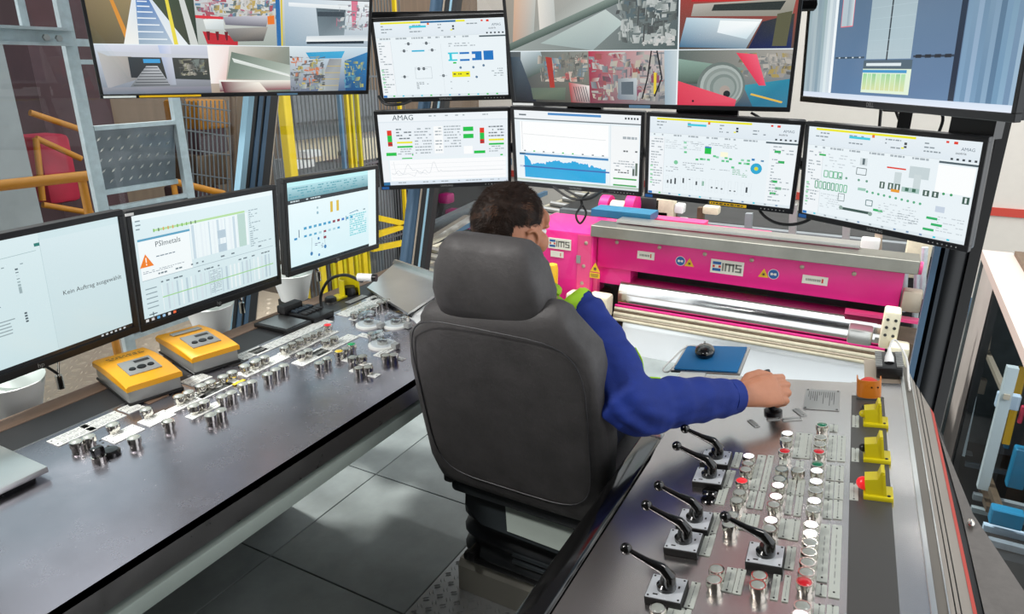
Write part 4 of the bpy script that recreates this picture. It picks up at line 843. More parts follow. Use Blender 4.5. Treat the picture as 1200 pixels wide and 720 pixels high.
def draw_cams_mid(c, rn):
    f = cell(c, 0, 0, .63, .665)   # large sheet view
    quads(c, f, [(['8c8c84', '7c8488', '4c5c5c', '98a09c'], 0, 0, 1, 0, 1, 1, 0, 1), (['a89c8c', 'b8bcb8', 'c4ccc8', '8c8c84'], 0, .3, .8, .2, .62, .62, 0, .95), (['d8b498', 'c8c8c0', 'a8b0ac', 'c09c84'], .06, .45, .2, .4, .16, .86, .02, .94), (['e8e4d8', 'c8ccc8', 'b8bcb8', 'd8d4cc'], .2, .4, .3, .38, .3, .78, .2, .84),
       (['6c7c74', '8c9c94', '4c5c58', '3c4c44'], 0, .93, .82, .42, .82, .50, 0, 1), (['a8b8b4', 'c0ccc8', 'b8c8c4', '98a8a8'], .2, .93, .60, .64, .70, .76, .52, 1), (['5c6c74', '4c585c', '3c484c', '5c6c70'], .68, .42, 1, .3, 1, .72, .72, .74)])
    clutter(c, f, rn, 60, ['8c9c98', 'e0e8e4', 'c0ccc8', '4c5c58', '2c3434', '6c7c78'], .66, .5, .97, .92, .07); clutter(c, f, rn, 10, ['e8ece8', 'f4f4f0', 'b8c4c0'], .80, .88, .97, .95, .05)
    f = cell(c, .635, 0, 1, .665)  # bright sheet below a red beam
    quads(c, f, [(['d03430', 'd83c34', '5c4c44', '4c4840'], 0, 0, 1, 0, 1, 1, 0, 1), (['c02a2c', 'e0443c', 'd83c34', 'b82428'], .1, .0, .98, 0, .98, .62, .1, .60), ('e88a84', .22, .48, .98, .50, .98, .53, .22, .52), (['b8b4ac', 'a09c90', '8c8c80', '98948c'], .12, .62, .98, .60, .96, .74, .1, .72), ('2c3432', .3, .63, .9, .62, .86, .69, .28, .68),
       (['b8d0dc', 'e8f0f0', '7c94a4', '3c6c8c'], .06, .73, .72, .76, .60, 1, 0, .98), (['f0f8f8', 'f8fcfc', 'c8dce4', 'e8f0f4'], .36, .76, .70, .78, .60, .92, .34, .86), (['2c303c', '3c4034', '1c2c5c', '14204c'], .72, .78, .98, .72, .98, 1, .62, 1), ('5c5c44', .84, .72, .96, .70, .94, .98, .82, .98)])
    for x in (.42, .56, .70): c.R(*f(x, .51), *f(x+.06, .545), 'e8d8c8')
    f = cell(c, 0, .67, .31, 1)
    quads(c, f, [(['4c5458', '8c9088', '5c5c50', '2c3034'], 0, 0, 1, 0, 1, 1, 0, 1), (['c8d4d8', 'a8b8bc', '5c6c64', '3c4844'], .14, 0, .4, 0, .45, .35, .1, .6), (['2c3c48', '4c5c68', '1c2430', '14181c'], .0, .1, .12, .1, .3, 1, .02, 1)])
    clutter(c, f, rn, 60, ['b03a3c', 'd87a6c', 'e8d8c4', '3c4440', '8c8474', '6c7468', '4c7c9c', 'c8c4b4'], .36, .02, .95, .55, .12); quads(c, f, [('a8342c', .46, .1, .54, .12, .56, .8, .5, .8), (['b84a4c', 'e8e4e0', '9c8c8c', '8c3438'], .74, .6, 1, .66, 1, 1, .76, 1), (['5c6c60', '6c7c6c', '4c5c50', '5c6858'], .24, .72, .7, .7, .68, .95, .26, .95)])
    for k in range(6): c.Ln(*f(.80+.03*k, .68), *f(.84+.03*k, .98), .003, '4c4c50')
    f = cell(c, .31, .67, .63, 1)
    quads(c, f, [(['b0344c', 'c8c4c0', '8c9494', '7c3044'], 0, 0, 1, 0, 1, 1, 0, 1)])
    clutter(c, f, rn, 80, ['8c2c4c', 'a83a34', 'e0dcd4', '8c949c', '5c646c', 'c8c4b8', 'd8ccb0', '2c3438'], 0, 0, .9, .9, .13); quads(c, f, [(['8c9498', 'c0c8cc', '9ca4a8', '74808c'], .34, .52, .56, .5, .56, .92, .34, .92), ('5c6870', .38, .58, .52, .57, .52, .82, .38, .82), ('e0c83c', .75, .4, .78, .4, .78, .8, .75, .8), (['a8bcc8', 'c8d4d8', 'b8c8d0', '9cb0bc'], .86, 0, 1, 0, 1, 1, .88, 1)])
    c.poly([f(.72, 0), f(.68, .5), f(.62, .9)], .005, '101418'); c.poly([f(.78, 0), f(.84, .5), f(.76, .85)], .005, '101418')
    f = cell(c, .635, .67, 1, 1)     # coil with red arm
    quads(c, f, [(['5c6864', 'a8a49c', '3c5c74', '34484c'], 0, 0, 1, 0, 1, 1, 0, 1), (['8ca89c', '7c9488', '2c3c38', '4c5c54'], 0, .15, .6, .32, .4, .6, 0, .6), (['3c94a8', '2c84a0', '3c7c98', '2c7490'], .6, .62, 1, .5, 1, 1, .7, 1)])
    clutter(c, f, rn, 30, ['a8a098', '6c7474', 'd0c8b8', '4c4c48', 'b89c3c'], .55, .05, .98, .45, .09)
    [c.C(*f(.40+k*.006, .64+k*.006), .082-k*.009, ('6c7874', 'a8b2ae', '8a9490', '9ca6a2', '7e8a86', '949e9a')[k], 28) for k in range(6)]; c.C(*f(.44, .72), .018, 'a89c94'); c.C(*f(.46, .78), .012, '20282a')
    quads(c, f, [(['e0485c', 'e8586c', 'd84058', 'd03850'], 0, .55, .55, .88, .54, 1, 0, 1), (['e03c54', 'f0647c', 'e8546c', 'd83c58'], .52, .05, .70, .08, .80, .62, .74, .62), ('e0b84c', .68, .76, .96, .90, .95, .93, .67, .79)])
    c.C(*f(.15, .92), .004, '30181c')
def draw_scan(c, rn):      # surface inspection screen
    c.R(0, 0, 1, 1, '5a6d7a', '5f7fa4')
    for k in range(9):
        x = k*.019; c.R(x, 0, x+.019, .97, ['8ea4ac', 'b8c8cc', '9cb0b4', '7c9098', '98acae', '86a098', 'a8b8bc', 'c8d4d8', 'b0c0c8'][k], ['a4b8c0', '94a8b4', 'b0c0c8', '9cb0bc', '88a0b0', 'a4b8c4', 'c8d8e0', 'dce8ec', 'd0dce4'][k])
    c.R(.172, 0, .19, .97, 'e4eef2', 'f4fafc')
    for k in range(11):
        x = .80+k*.0182; c.R(x, 0, x+.0185, .97, ['6c8494', '849cac', '7890a4', '5c7484', '88a0b0', '6c8498', '546c7c', '7c94a8', '64808f', '7890a0', '90a8b4'][k], ['7ca0c0', '6c90b0', '94b0cc', '7498b8', '6488a8', '84a4c0', '547898', '6c94b4', '84a8c4', '6c8cac', '98b4cc'][k])
    c.R(.775, 0, .797, .97, '142c44', '0c2238'); c.R(.38, 0, .60, .78, '8ea4ac', 'b0c4cc'); c.R(.483, 0, .490, .79, '26343c')
    for k in range(9): c.Ln(.38, .30+k*.055, .60, .30+k*.055, .0008, 'b8ccd4')
    for k in range(4): c.Ln(.41+k*.05, 0, .41+k*.05, .78, .0006, 'a4bac2')
    for a, b, d, e in ((.215, .1, .285, .44), (.29, .1, .36, .44), (.62, .1, .70, .42)): c.R(a, b, (a+d)/2, e, 'a0b0b8', '94a4ac'); c.R((a+d)/2, b, d, e, '7c90a0', 'c8d4d8', True); c.Ln(a, e, d, e, .0015, 'e4ecee')
    c.R(.215, .44, .25, .60, 'b4c4cc'); c.R(.25, .44, .285, .60, '94a8b4', 'd0dce0', True); c.frame(.215, .44, .285, .60, .0025, 'e86a78')
    c.R(.70, .1, .735, .42, '8fa2ae', 'e0e8ec', True); c.R(.735, .1, .77, .42, '20303c', '30404c'); c.frame(.70, .1, .77, .42, .0025, 'e86a78')
    c.R(.20, .765, .37, .775, '3c5060'); c.R(.61, .765, .775, .775, '28384a')
    for k in range(4): c.R(.62+k*.04, .762, .645+k*.04, .778, '14202c'); c.R(.22+k*.04, .766, .23+k*.04, .773, 'c8d4d8')
    c.R(.37, .785, .61, .83, '4c6270'); c.R(.385, .80, .56, .815, 'dce8ec'); c.R(.37, .83, .61, .955, 'e0f0d8'); c.R(.37, .835, .59, .85, '3c94c8')
    for k in range(9): c.R(.375+k*.024, .855, .395+k*.024, .94, ['98d8a0', 'b0e0b0', '8ccc98', 'c0e8b8', 'a0d8a8', '98d49c', 'b8e4b4', '94d09c', 'a8dcac'][k], 'd8e0a8')
    c.R(0, .97, 1, 1, 'd4e0f0', 'e0e8f4')

# ================================================================== MONITORS
def mframe(c, yaw, tilt, roll=0):
    y, t = radians(yaw), radians(tilt); nh = V((sin(y), -cos(y), 0)); r = V((cos(y), sin(y), 0)); n = nh*cos(t)+ZZ*sin(t); up = n.cross(r)
    ro = radians(roll); r, up = r*cos(ro)+up*sin(ro), up*cos(ro)-r*sin(ro); m = Matrix.Identity(4)
    for i in range(3): m[i][0], m[i][1], m[i][2], m[i][3] = r[i], up[i], n[i], c[i]
    return m
def ringbars(W, H, b, bb, z0, z1):
    mb = MB(); d = z1-z0; z = (z0+z1)/2
    mb.rbox((0, H/2-b/2, z), (W, b, d), .0015, seg=1); mb.rbox((0, -H/2+bb/2, z), (W, bb, d), .0015, seg=1)
    for s in (-1, 1): mb.rbox((s*(W/2-b/2), (bb-b)/2, z), (b, H-b-bb+.001, d), .0015, seg=1)
    return mb
RACK = {}
def monitor(name, label, cat, c, yaw, tilt, roll, W, H, draw, b=.014, bb=.019, badge=None, group=None, th=.035, seed=1, stand=False, keys=True):
    M = mframe(c, yaw, tilt, roll); t = thing(name, label, cat, M, group)
    build(MB().rbox((0, 0, -th/2-.006), (W-.006, H-.006, th), .006), 'rear_housing', 'bezel', t, M)
    build(ringbars(W, H, b, bb, -.012, .006), 'bezel', 'bezel', t, M)
    cv = Canvas(W-2*b, H-b-bb, 'e9f2f6'); draw(cv, random.Random(seed))
    build(cv.mb, 'screen', 'screen', t, M @ Matrix.Translation((0, (bb-b)/2, .001)), smooth=0)
    if badge:
        k = MB().text(badge[0], badge[1], Matrix.Translation((badge[2]*W, -H/2+bb/2, .0064))); build(k, 'badge', 'label_grey', t, M, smooth=0)
    if keys:
        k = MB()
        for i in range(7): k.lathe([(.0022, .006), (.0022, .0068)], Matrix.Translation((W*.30+i*.013, -H/2+bb/2, 0)), 8)
        build(k, 'buttons', 'label_grey', t, M, smooth=0, kind='stuff')
    return t, M
SM, HPb = ('SAMSUNG', .008, 0), ('hp', .013, 0)
g2 = 'four monitors of the lower row over the window'
def bracket(t, M, H):
    a = M @ V((0, 0, -.045)); bk = M @ V((0, 0, -.13)); 
    p = build(MB().box((0, 0, -.05), (.13, .13, .02), M).beam(a, bk, .05, .07), 'mounting_bracket', 'black', t, smooth=0); return M @ V((0, 0, -.14))
rack2, rack1 = [], []
for nm, lb, c, yaw, tilt, roll, dr, sd in (
    ('A', 'monitor with two red and green bar columns, leftmost of the lower hanging row', (-1.632, 2.44, 1.274), 34.3, -9.5, 1.3, draw_flow, 3),
    ('B', 'hanging monitor showing a wide light-blue area chart, right above the operator head', (-1.105, 2.59, 1.282), 3, -9, -.9, draw_chart, 4),
    ('C', 'hanging monitor with small black bars and a blue disc', (-.540, 2.59, 1.272), -2, -9.8, -1.3, draw_process, 5),
    ('D', 'hanging monitor at far right of the lower row, fixed before the black pillar', (-.004, 2.435, 1.26), -27.4, -6.8, -.9, draw_line, 6)):
    t, M = monitor('computer_monitor', lb, 'monitor', c, yaw, tilt, roll, .555, .330, dr, badge=SM, group=g2, seed=sd); rack2.append(bracket(t, M, .33))
    build(MB().rect(M, -.555/2+.004, -.33/2+.003, -.555/2+.034, -.33/2+.015, .0066), 'energy_sticker', 'sign_blue', t, smooth=0)
    if nm == 'C':
        s = build(MB().rect(M, -.02, -.33/2+.004, .115, -.33/2+.015, .0068), 'yellow_sticker', 'warn_yellow', t, smooth=0)
        d = MB(); x = -.015
        while x < .105: l = random.uniform(.004, .014); d.rect(M, x, -.158, x+l, -.153, .0071); x += l+.003
        build(d, 'sticker_print', 'label_black', s, smooth=0)
t, M = monitor('computer_monitor', 'small upper monitor with a yellow box and blue blocks', 'monitor', (-1.655, 2.475, 1.627), 22.5, -10.5, 1.7, .555, .330, draw_top, badge=SM, seed=9); rack1.append(bracket(t, M, .33))
t, M = monitor('wall_television', 'large upper left television showing six camera pictures of halls', 'television', (-2.175, 1.93, 1.757), 56.2, -21, 0, .99, .569, draw_cams_left, b=.012, bb=.016, seed=11, keys=False); rack1.insert(0, bracket(t, M, .5))
k = MB().rect(M, -.485, -.281, -.38, -.273, .0066); build(k, 'white_sticker', 'white', t, smooth=0); build(MB().rect(M, -.37, -.281, -.16, -.273, .0066), 'yellow_sticker', 'warn_yellow', t, smooth=0); build(MB().rect(M, .12, -.281, .20, -.273, .0066), 'blue_sticker', 'steel_blue', t, smooth=0)
t, M = monitor('wall_television', 'large upper centre television showing a coil with a red arm', 'television', (-.84, 2.51, 1.748), 3.5, -12.7, 0, 1.05, .604, draw_cams_mid, b=.012, bb=.016, seed=12, keys=False); rack1.append(bracket(t, M, .5))
build(MB().rect(M, -.52, -.30, -.43, -.291, .0066), 'white_sticker', 'white', t, smooth=0); build(MB().rect(M, -.04, -.30, .04, -.289, .0066), 'blue_sticker', 'steel_blue', t, smooth=0)
build(MB().box((-.23, -.315, -.04), (.14, .04, .03), M), 'speaker_bar', 'black', t, smooth=0); build(MB().box((.24, -.32, -.04), (.22, .05, .03), M), 'speaker_bar', 'black', t, smooth=0)
t, M = monitor('wall_television', 'large television at upper right with grey striped scan and a small green table', 'television', (-.046, 2.331, 1.769), -57, -3.1, 0, 1.0, .575, draw_scan, b=.014, bb=.020, badge=('DELL', .012, -.06), seed=13, keys=False); rack1.append(bracket(t, M, .5))
# mounting rack: two bent tubes between the pillars, with hangers
rk = thing('monitor_rack', 'black tube rack between the two pillars holding the hanging monitors', 'rack', (-1, 2.85, 1.3))
r2 = [V((-2.50, rake(3.2, 1.27)-.1, 1.27))]+[V((-1.70, 2.66, 1.27)), V((-1.12, 2.76, 1.27)), V((-.54, 2.76, 1.27)), V((.05, 2.66, 1.27))]+[V((.27, 2.93, 1.27))]
build(MB().tube(r2, .022, 10), 'lower_rail', 'black', rk)
r1 = [V((-2.52, 2.30, 1.80)), V((-1.74, 2.64, 1.80)), V((-.84, 2.80, 1.80)), V((.05, 2.68, 1.80)), V((.27, 2.93, 1.80))]
build(MB().tube(r1, .022, 10), 'upper_rail', 'black', rk)
for x, y in ((-1.35, 2.74), (-.55, 2.80), (.03, 2.70)): build(MB().beam((x, y, 1.22), (x, y, 2.6), .04, .04, (1, 0, 0)), 'hanger', 'black', rk, smooth=0)
bk = mframe((.06, 2.47, 1.49), -30, 0); build(MB().rbox((-.02, 0, 0), (.17, .045, .03), .003, bk), 'cable_box', 'black', rk); build(MB().box((.17, -.02, .0), (.12, .12, .05), bk), 'pillar_clamp', 'black', rk, smooth=0)
# hanging cables
def cable(pts, label, r=.005, m='cable', grp=None):
    mid = pts[0]; t = tag(build(MB().tube(pts, r, 8), 'cable', m, None), label, 'cable', grp); return t
cable([atd(648, 219, 2.75), atd(668, 232, 2.72), atd(690, 233, 2.7), atd(706, 224, 2.75)], 'black cable sagging below the area chart monitor')
cable([atd(662, 222, 2.76), atd(682, 236, 2.73), atd(675, 252, 2.72), atd(680, 262, 2.72), atd(687, 250, 2.72), atd(681, 236, 2.74), atd(690, 226, 2.76)], 'black cable loop with a grey plug hanging behind the operator head', .0045)
cable([V((-.40, 2.66, 1.17)), V((-.385, 2.645, 1.10)), V((-.33, 2.63, 1.065)), V((-.26, 2.615, 1.065)), V((-.20, 2.60, 1.10)), V((-.17, 2.60, 1.17))], 'black cable drooping between the two right-hand monitors of the lower row', .006)
cable([atd(444, 113, 2.7), atd(452, 122, 2.68), atd(470, 122, 2.68), atd(482, 118, 2.7)], 'black cable under the small upper monitor', .006)
for k, (u0, u1) in enumerate(((1033, 1030), (1046, 1060), (1058, 1062), (1098, 1100))): cable([atd(u0, 120, 2.5), atd((u0+u1)/2+(6 if k == 3 else 0), 138, 2.48), atd(u1, 156, 2.52)], ['leftmost', 'second from left', 'third from left', 'rightmost, bent'][k]+' black cable hanging below the television at upper right', .0055, grp='cables below the right television')
for u, v in ((807, 128), (886, 132)): cable([atd(u-6, v, 2.62), atd(u+4, v+6, 2.62), atd(u+9, v+12, 2.66)], ('left' if u < 850 else 'right')+' black cable stub under the middle television', .005, grp='cable stubs under the middle television')
# desk monitors on pivot stands
g3 = 'three desk monitors on the left'
for lb, c, yaw, tilt, roll, dr, sd in (
    ('desk monitor cut by the left edge of the photo, nearly empty grey list', (-1.90, .885, 1.025), 94, -4.1, 0, draw_order, 21),
    ('desk monitor with orange warning triangle and tables, middle of the left three', (-1.955, 1.503, 1.007), 92.3, -3.2, -1.0, draw_table, 22),
    ('desk monitor with a small flow scheme, farthest of the left three', (-1.99, 2.143, 1.006), 93.6, -2.4, -2.0, draw_scheme, 23)):
    t, M = monitor('desk_monitor', lb, 'monitor', c, yaw, tilt, roll, .60, .38, dr, b=.017, bb=.022, badge=HPb, group=g3, th=.03, seed=sd, keys=False)
    bx, by = c[0]-.13, c[1]+(-.03 if sd == 21 else .05)
    if sd == 23: by = c[1]-.15
    T = Matrix.Translation((bx, by, .70))
    sb = build(MB().lathe([(.055, -.03), (.070, .03), (.085, .085), (.078, .085), (.06, .05)], T, 24), 'stand_bowl', 'white', t)
    Td = Matrix.Translation((bx+.015, by+.015, .80)) @ Matrix.Rotation(radians(18), 4, 'Y')
    build(MB().lathe([(.05, -.012), (.066, -.008), (.066, .004), (.05, .012), (.02, .014)], Td, 24), 'pivot_disc', 'pale_green', sb)
    build(MB().tube([V((bx, by, .80)), V((bx-.04, by, .90)), V((bx-.01, c[1], 1.0)), M @ V((0, 0, -.04))], .018, 10), 'stand_arm', 'label_grey', t)
    build(MB().beam((-1.80, by, .655), (bx-.06, by, .655), .07, .03), 'desk_clamp', 'black', t, smooth=0)
    build(MB().cyl((bx+.05, by+.10, .77), (bx+.03, by+.14, .90), .004).cyl((bx+.05, by+.10, .77), (bx+.05, by+.10, .73), .010), 'gas_strut', 'chrome', t)
    cbl = MB().tube([M @ V((.03, -.17, -.03)), V((bx+.06, by+.06, .83)), V((bx+.05, by+.10, .775))], .004, 8)
    build(cbl, 'signal_cable', 'cable', t); 
    build(MB().rbox((.028, -.185, -.03), (.016, .045, .014), .003, M), 'plug', 'black', t)
t = build(MB().rbox((.26, .38/2-.010, .0072), (.028, .008, .001), .0003, seg=1), 'name_sticker', 'white', bpy.data.objects['desk_monitor.001'], wm(bpy.data.objects['desk_monitor.001']) @ Matrix.Translation((-.55, 0, 0)))
# ================================================================== OPERATOR SEAT
XC = -.722
ch = thing('operator_seat', 'worn dark grey vinyl operator seat with high back and headrest on a suspension base', 'seat', (XC, 1.55, .006))
XB = XC-.013
bk = MB().loft([(XB-.004, 1.422, .535), (XB-.004, 1.412, .585), (XB, 1.378, .74), (XB, 1.338, .90), (XB-.002, 1.312, 1.0), (XB-.010, 1.302, 1.045)], [(.250, .052), (.262, .060), (.268, .064), (.264, .064), (.248, .060), (.205, .050)], 44, side=(1, 0, 0), ex=5)
backrest = build(bk, 'backrest', 'vinyl', ch, smooth=60)
# stitched piping round the rear panel
pp = []
for k in range(40):
    a = 2*pi*k/40+.02; cx, sx = cos(a), sin(a); px = .232*math.copysign(abs(cx)**.4, cx); pz = .795+.245*math.copysign(abs(sx)**.4, sx)
    pp.append(V((XB+px, 1.407-(pz-.60)*.245-.0605+.006*(abs(px)/.232)**6, pz)))
build(MB().loft(pp+[pp[0]], [.0016]*41, 6, caps=False), 'piping', 'vinyl_dark', backrest)
hr = MB().loft([(XC-.026, 1.305, 1.086), (XC-.026, 1.300, 1.12), (XC-.026, 1.289, 1.183), (XC-.026, 1.286, 1.200)], [(.142, .058), (.145, .062), (.130, .060), (.122, .050)], 44, side=(1, 0, 0), ex=5.0)
head_rest = build(hr, 'headrest', 'vinyl', ch, smooth=60)
for s in (-1, 1): build(MB().cyl((XC-.034+s*.06, 1.31, 1.0), (XC-.034+s*.06, 1.285, 1.10), .008), 'headrest_post', 'chrome', head_rest)
build(MB().loft([(XC, 1.57, .475), (XC, 1.70, .49), (XC, 1.88, .505)], [(.24, .055), (.245, .06), (.225, .05)], 32, side=(1, 0, 0), ex=3.5), 'seat_cushion', 'vinyl_dark', ch, smooth=60)
build(MB().lathe([(.024, 0), (.024, .010), (.020, .016)], frame((-.548, 1.372, .672), (1, 0, 0), z=(.2, -1, .15)), 20), 'recline_knob', 'gloss_black', ch)
build(MB().rbox((XC-.01, 1.455, .468), (.46, .09, .05), .014), 'back_hinge_cover', 'rubber', ch)
# rear tray cover with screws, bellows, plinth
tr = build(MB().prism([(-.235, 0), (.225, 0), (.205, -.085), (.12, -.105), (-.17, -.095), (-.23, -.05)], 0, .025, frame((XC+.015, 1.485, .425), (1, 0, 0), z=(0, -1, .25))), 'rear_cover', 'tray', ch)
build(MB().prism([(-.10, -.015), (.21, -.018), (.18, -.07), (.10, -.09), (-.085, -.085)], 0, .006, frame((XC+.02, 1.459, .432), (1, 0, 0), z=(0, -1, .25))), 'raised_panel', 'rail_green', tr)
s = MB()
for x, z in ((-.04, .424), (.17, .40)): s.lathe([(.007, 0), (.007, .006)], frame((XC+x, 1.455, z), (1, 0, 0), z=(0, -1, .25)), 10)
build(s, 'screws', 'black', tr, kind='stuff')
pts, rad = [], []
for k in range(25):
    z = .150+.27*k/24; r = .010*sin(k/24*2*pi*4); pts.append((XC-.015, 1.665, z)); rad.append((.262+r, .165+r))
build(MB().loft(pts, rad, 28, caps=False, side=(1, 0, 0), ex=5), 'suspension_bellows', 'rubber', ch, smooth=60)
build(MB().rbox((XC-.01, 1.66, .145), (.50, .33, .03), .01), 'bellows_base', 'black', ch)
for z in (.20, .225): build(MB().rbox((XC+.06, 1.492, z), (.28, .012, .014), .004), 'slider_rail', 'tray', ch)
for x, y, z, sx in ((-.235, 1.42, .50, .03), (-.225, 1.46, .455, .035), (-.215, 1.50, .175, .03)): build(MB().rbox((XC+x, y, z), (sx, .06, .035), .008), 'adjuster_lever', 'black', ch)
build(MB().prism([(0, .004), (0, .095), (.012, .118), (.46, .118), (.46, .004)], -.29, .29, frame((XC+.01, 1.50, .003), (0, 1, 0), (0, 0, 1))), 'plinth', 'plinth', ch, smooth=0)

# ================================================================== OPERATOR
pr = thing('person', 'short-haired person in a blue jacket with lime shoulders, seated, right hand on the console', 'person', (XC-.02, 1.6, .006))
SR, ER, WR = V((-.592, 1.46, 1.005)), atd(742, 476, 1.56), V((-.232, 1.588, .842))
SL, EL, WL = V((-.89, 1.462, 1.005)), V((-.985, 1.43, .84)), V((-1.135, 1.60, .815))
NB, HC = V((-.757, 1.455, 1.065)), V((-.790, 1.462, 1.212))
HM = Matrix.Translation(HC) @ Matrix.Rotation(radians(-20), 4, 'Z') @ Matrix.Rotation(radians(-6), 4, 'X')
bm_ = MB()
# head: skull, jaw, nose, brow, cheeks, lips, chin, ears, neck
def hb(c, s_): bm_.ball(c, 1, 28, s_, HM)
hb((0, -.012, .022), (.075, .094, .096)); hb((0, .012, -.030), (.060, .072, .080)); hb((0, .045, -.075), (.040, .040, .035)); hb((0, .074, .038), (.055, .020, .03))
for s_ in (-1, 1): hb((s_*.038, .062, -.02), (.024, .026, .028)); hb((s_*.03, .078, .020), (.022, .014, .008))
bm_.loft([HM @ V((0, .088, .015)), HM @ V((0, .104, -.015)), HM @ V((0, .108, -.028))], [.008, .011, .012], 10)
hb((.011, .098, -.030), (.008, .009, .007)); hb((-.011, .098, -.030), (.008, .009, .007)); hb((0, .084, -.056), (.024, .012, .006)); hb((0, .083, -.066), (.021, .012, .007))
for s_ in (-1, 1):
    hb((s_*.074, -.004, -.012), (.007, .018, .026)); bm_.loft([HM @ V((s_*(.079+.006*sin(k*.5)), -.006+.019*cos(2.2-k*.42), -.010+.030*sin(2.2-k*.42))) for k in range(10)], [.0045]*10, 8)
bm_.loft([NB+V((0, 0, -.06)), NB+V((-.002, .0, .0)), HM @ V((0, -.028, -.07)), HM @ V((0, -.02, -.02))], [.075, .058, .055, .055], 20)
# trunk and limbs (under the clothes)
bm_.loft([(XC-.02, 1.49, .56), (XC-.02, 1.49, .70), (XC-.025, 1.47, .86), (XC-.03, 1.455, .98), (XC-.03, 1.455, 1.03)], [(.145, .10), (.135, .095), (.15, .10), (.155, .09), (.10, .07)], 24, side=(1, 0, 0))
for a, b, c in ((SR, ER, WR), (SL, EL, WL)):
    bm_.loft([a, a.lerp(b, .5), b, b.lerp(c, .35), c], [.05, .045, .038, .04, .027], 14)
# hands: palm, four bent fingers, thumb; hx towards the fingers, hy towards the thumb, hz out of the back of the hand
def hand(o, hx, hy, hz, curl, side):
    def q(x, y, z): return o+hx*x+hy*y+hz*z
    bm_.loft([q(-.015, 0, 0), q(.02, -.001, .002), q(.055, -.001, .004), q(.088, 0, .002)], [(.027, .02), (.033, .019), (.041, .018), (.042, .014)], 18, side=hy, ex=2.5)
    for y, L, dx in ((.031, 1.0, 0), (.0105, 1.08, .004), (-.010, 1.0, .001), (-.029, .82, -.006)):
        base = q(.085+dx, y, .001)
        a1, a2, a3 = [radians(k) for k in curl]; pts = [base-hx*.03, base]; p = base
        for l, a in ((.042*L, a1), (.028*L, a2), (.021*L, a3)): p = p+(hx*cos(a)-hz*sin(a))*l; pts.append(p)
        bm_.loft(pts, [.010, .0105, .0098, .0088, .0072], 12)
        bm_.ball(base+hz*.003, .0095, 10)
    bm_.loft([q(.012, .022, -.006), q(.040, .046, -.010), q(.072, .052, -.012), q(.100, .043, -.016)], [.014, .0125, .0105, .0085], 12)
HX, HY = (D2+D1).normalized(), (D1-D2).normalized()
hx = (HX*.96+D2*.22-NP*.05).normalized(); hy = (HY*.66+NP*.75); hy = (hy-hx*hy.dot(hx)).normalized(); hz = hx.cross(hy)
hx0, hy0, hz0 = hx, hy, hz; hand(WR+hx*.012, hx, hy, hz, (16, 80, 150), 1)
hx = V((-.35, .93, -.05)).normalized(); hy = V((.93, .35, 0)).normalized(); hand(WL+hx*.01, hx, hy, V((0, 0, 1)), (12, 30, 40), -1)
for s_, kx in ((-1, -.13), (1, .11)):
    bm_.loft([(XC-.02+s_*.085, 1.50, .57), (XC-.02+s_*.11, 1.72, .60), (XC-.02+kx, 1.90, .57), (XC-.02+kx, 1.98, .33), (XC-.02+kx, 2.02, .10)], [.07, .065, .055, .05, .04], 16)
rb_ = remesh(bm_, .0032, 3)
body = build(rb_, 'body', ['skin'], pr, smooth=80)
# eyes, brows, lips
for s_ in (-1, 1):
    e = build(MB().ball((s_*.030, .076, .006), 1, 14, (.013, .012, .010), HM), 'eye', 'white', pr); build(MB().ball((s_*.030, .086, .006), .0045, 10, (1, .6, 1), HM), 'iris', 'label_black', e)
    build(MB().loft([HM @ V((s_*.014, .095, .026)), HM @ V((s_*.032, .091, .031)), HM @ V((s_*.046, .078, .026))], [.003, .004, .002], 8), 'eyebrow', 'hair', pr)
build(MB().loft([HM @ V((-.020, .090, -.061)), HM @ V((0, .0965, -.060)), HM @ V((.020, .090, -.061))], [.002, .0035, .002], 8), 'lips', 'skin_dark', pr)
# short hair, longer on top and faded above the ears
HI = HM.inverted()
def hmask(p):
    q = HI @ p; y = q.y
    if q.z < -.12 or p.z < 1.1: return -1, q
    if y < -.045: zt = -.088+.0*y
    elif y < .0: zt = -.088+(y+.045)/.045*.060
    elif y < .055: zt = -.028+y/.055*.088
    else: zt = .060+(y-.055)*.4
    if abs(q.x) > .050 and y > -.055: zt = max(zt, .030)
    return q.z-zt, q
hv, hf, mp = [], [], {}
for f in rb_.f:
    ms_ = [hmask(rb_.v[i]) for i in f]
    if min(m[0] for m in ms_) < 0: continue
    g = []
    for i, (m, q) in zip(f, ms_):
        if i not in mp:
            up_ = max(0, min(1, (q.z+.01)/.06)); t_ = min(1, m/.03)*(.0015+.006*up_)+.0004
            t_ *= 1+.5*noise.noise(q*90); mp[i] = len(hv); hv.append(rb_.v[i]+rb_.n[i]*t_)
        g.append(mp[i])
    hf.append(g)
hairo = build(MB().add(hv, hf), 'hair', 'hair', pr, smooth=80)
rn = random.Random(5); tips = [MB(), MB()]
for _ in range(9000):
    f = rb_.f[rn.randrange(len(rb_.f))]; i = f[0]; p = rb_.v[i]; m, q = hmask(p)
    if i not in mp or m < .003: continue
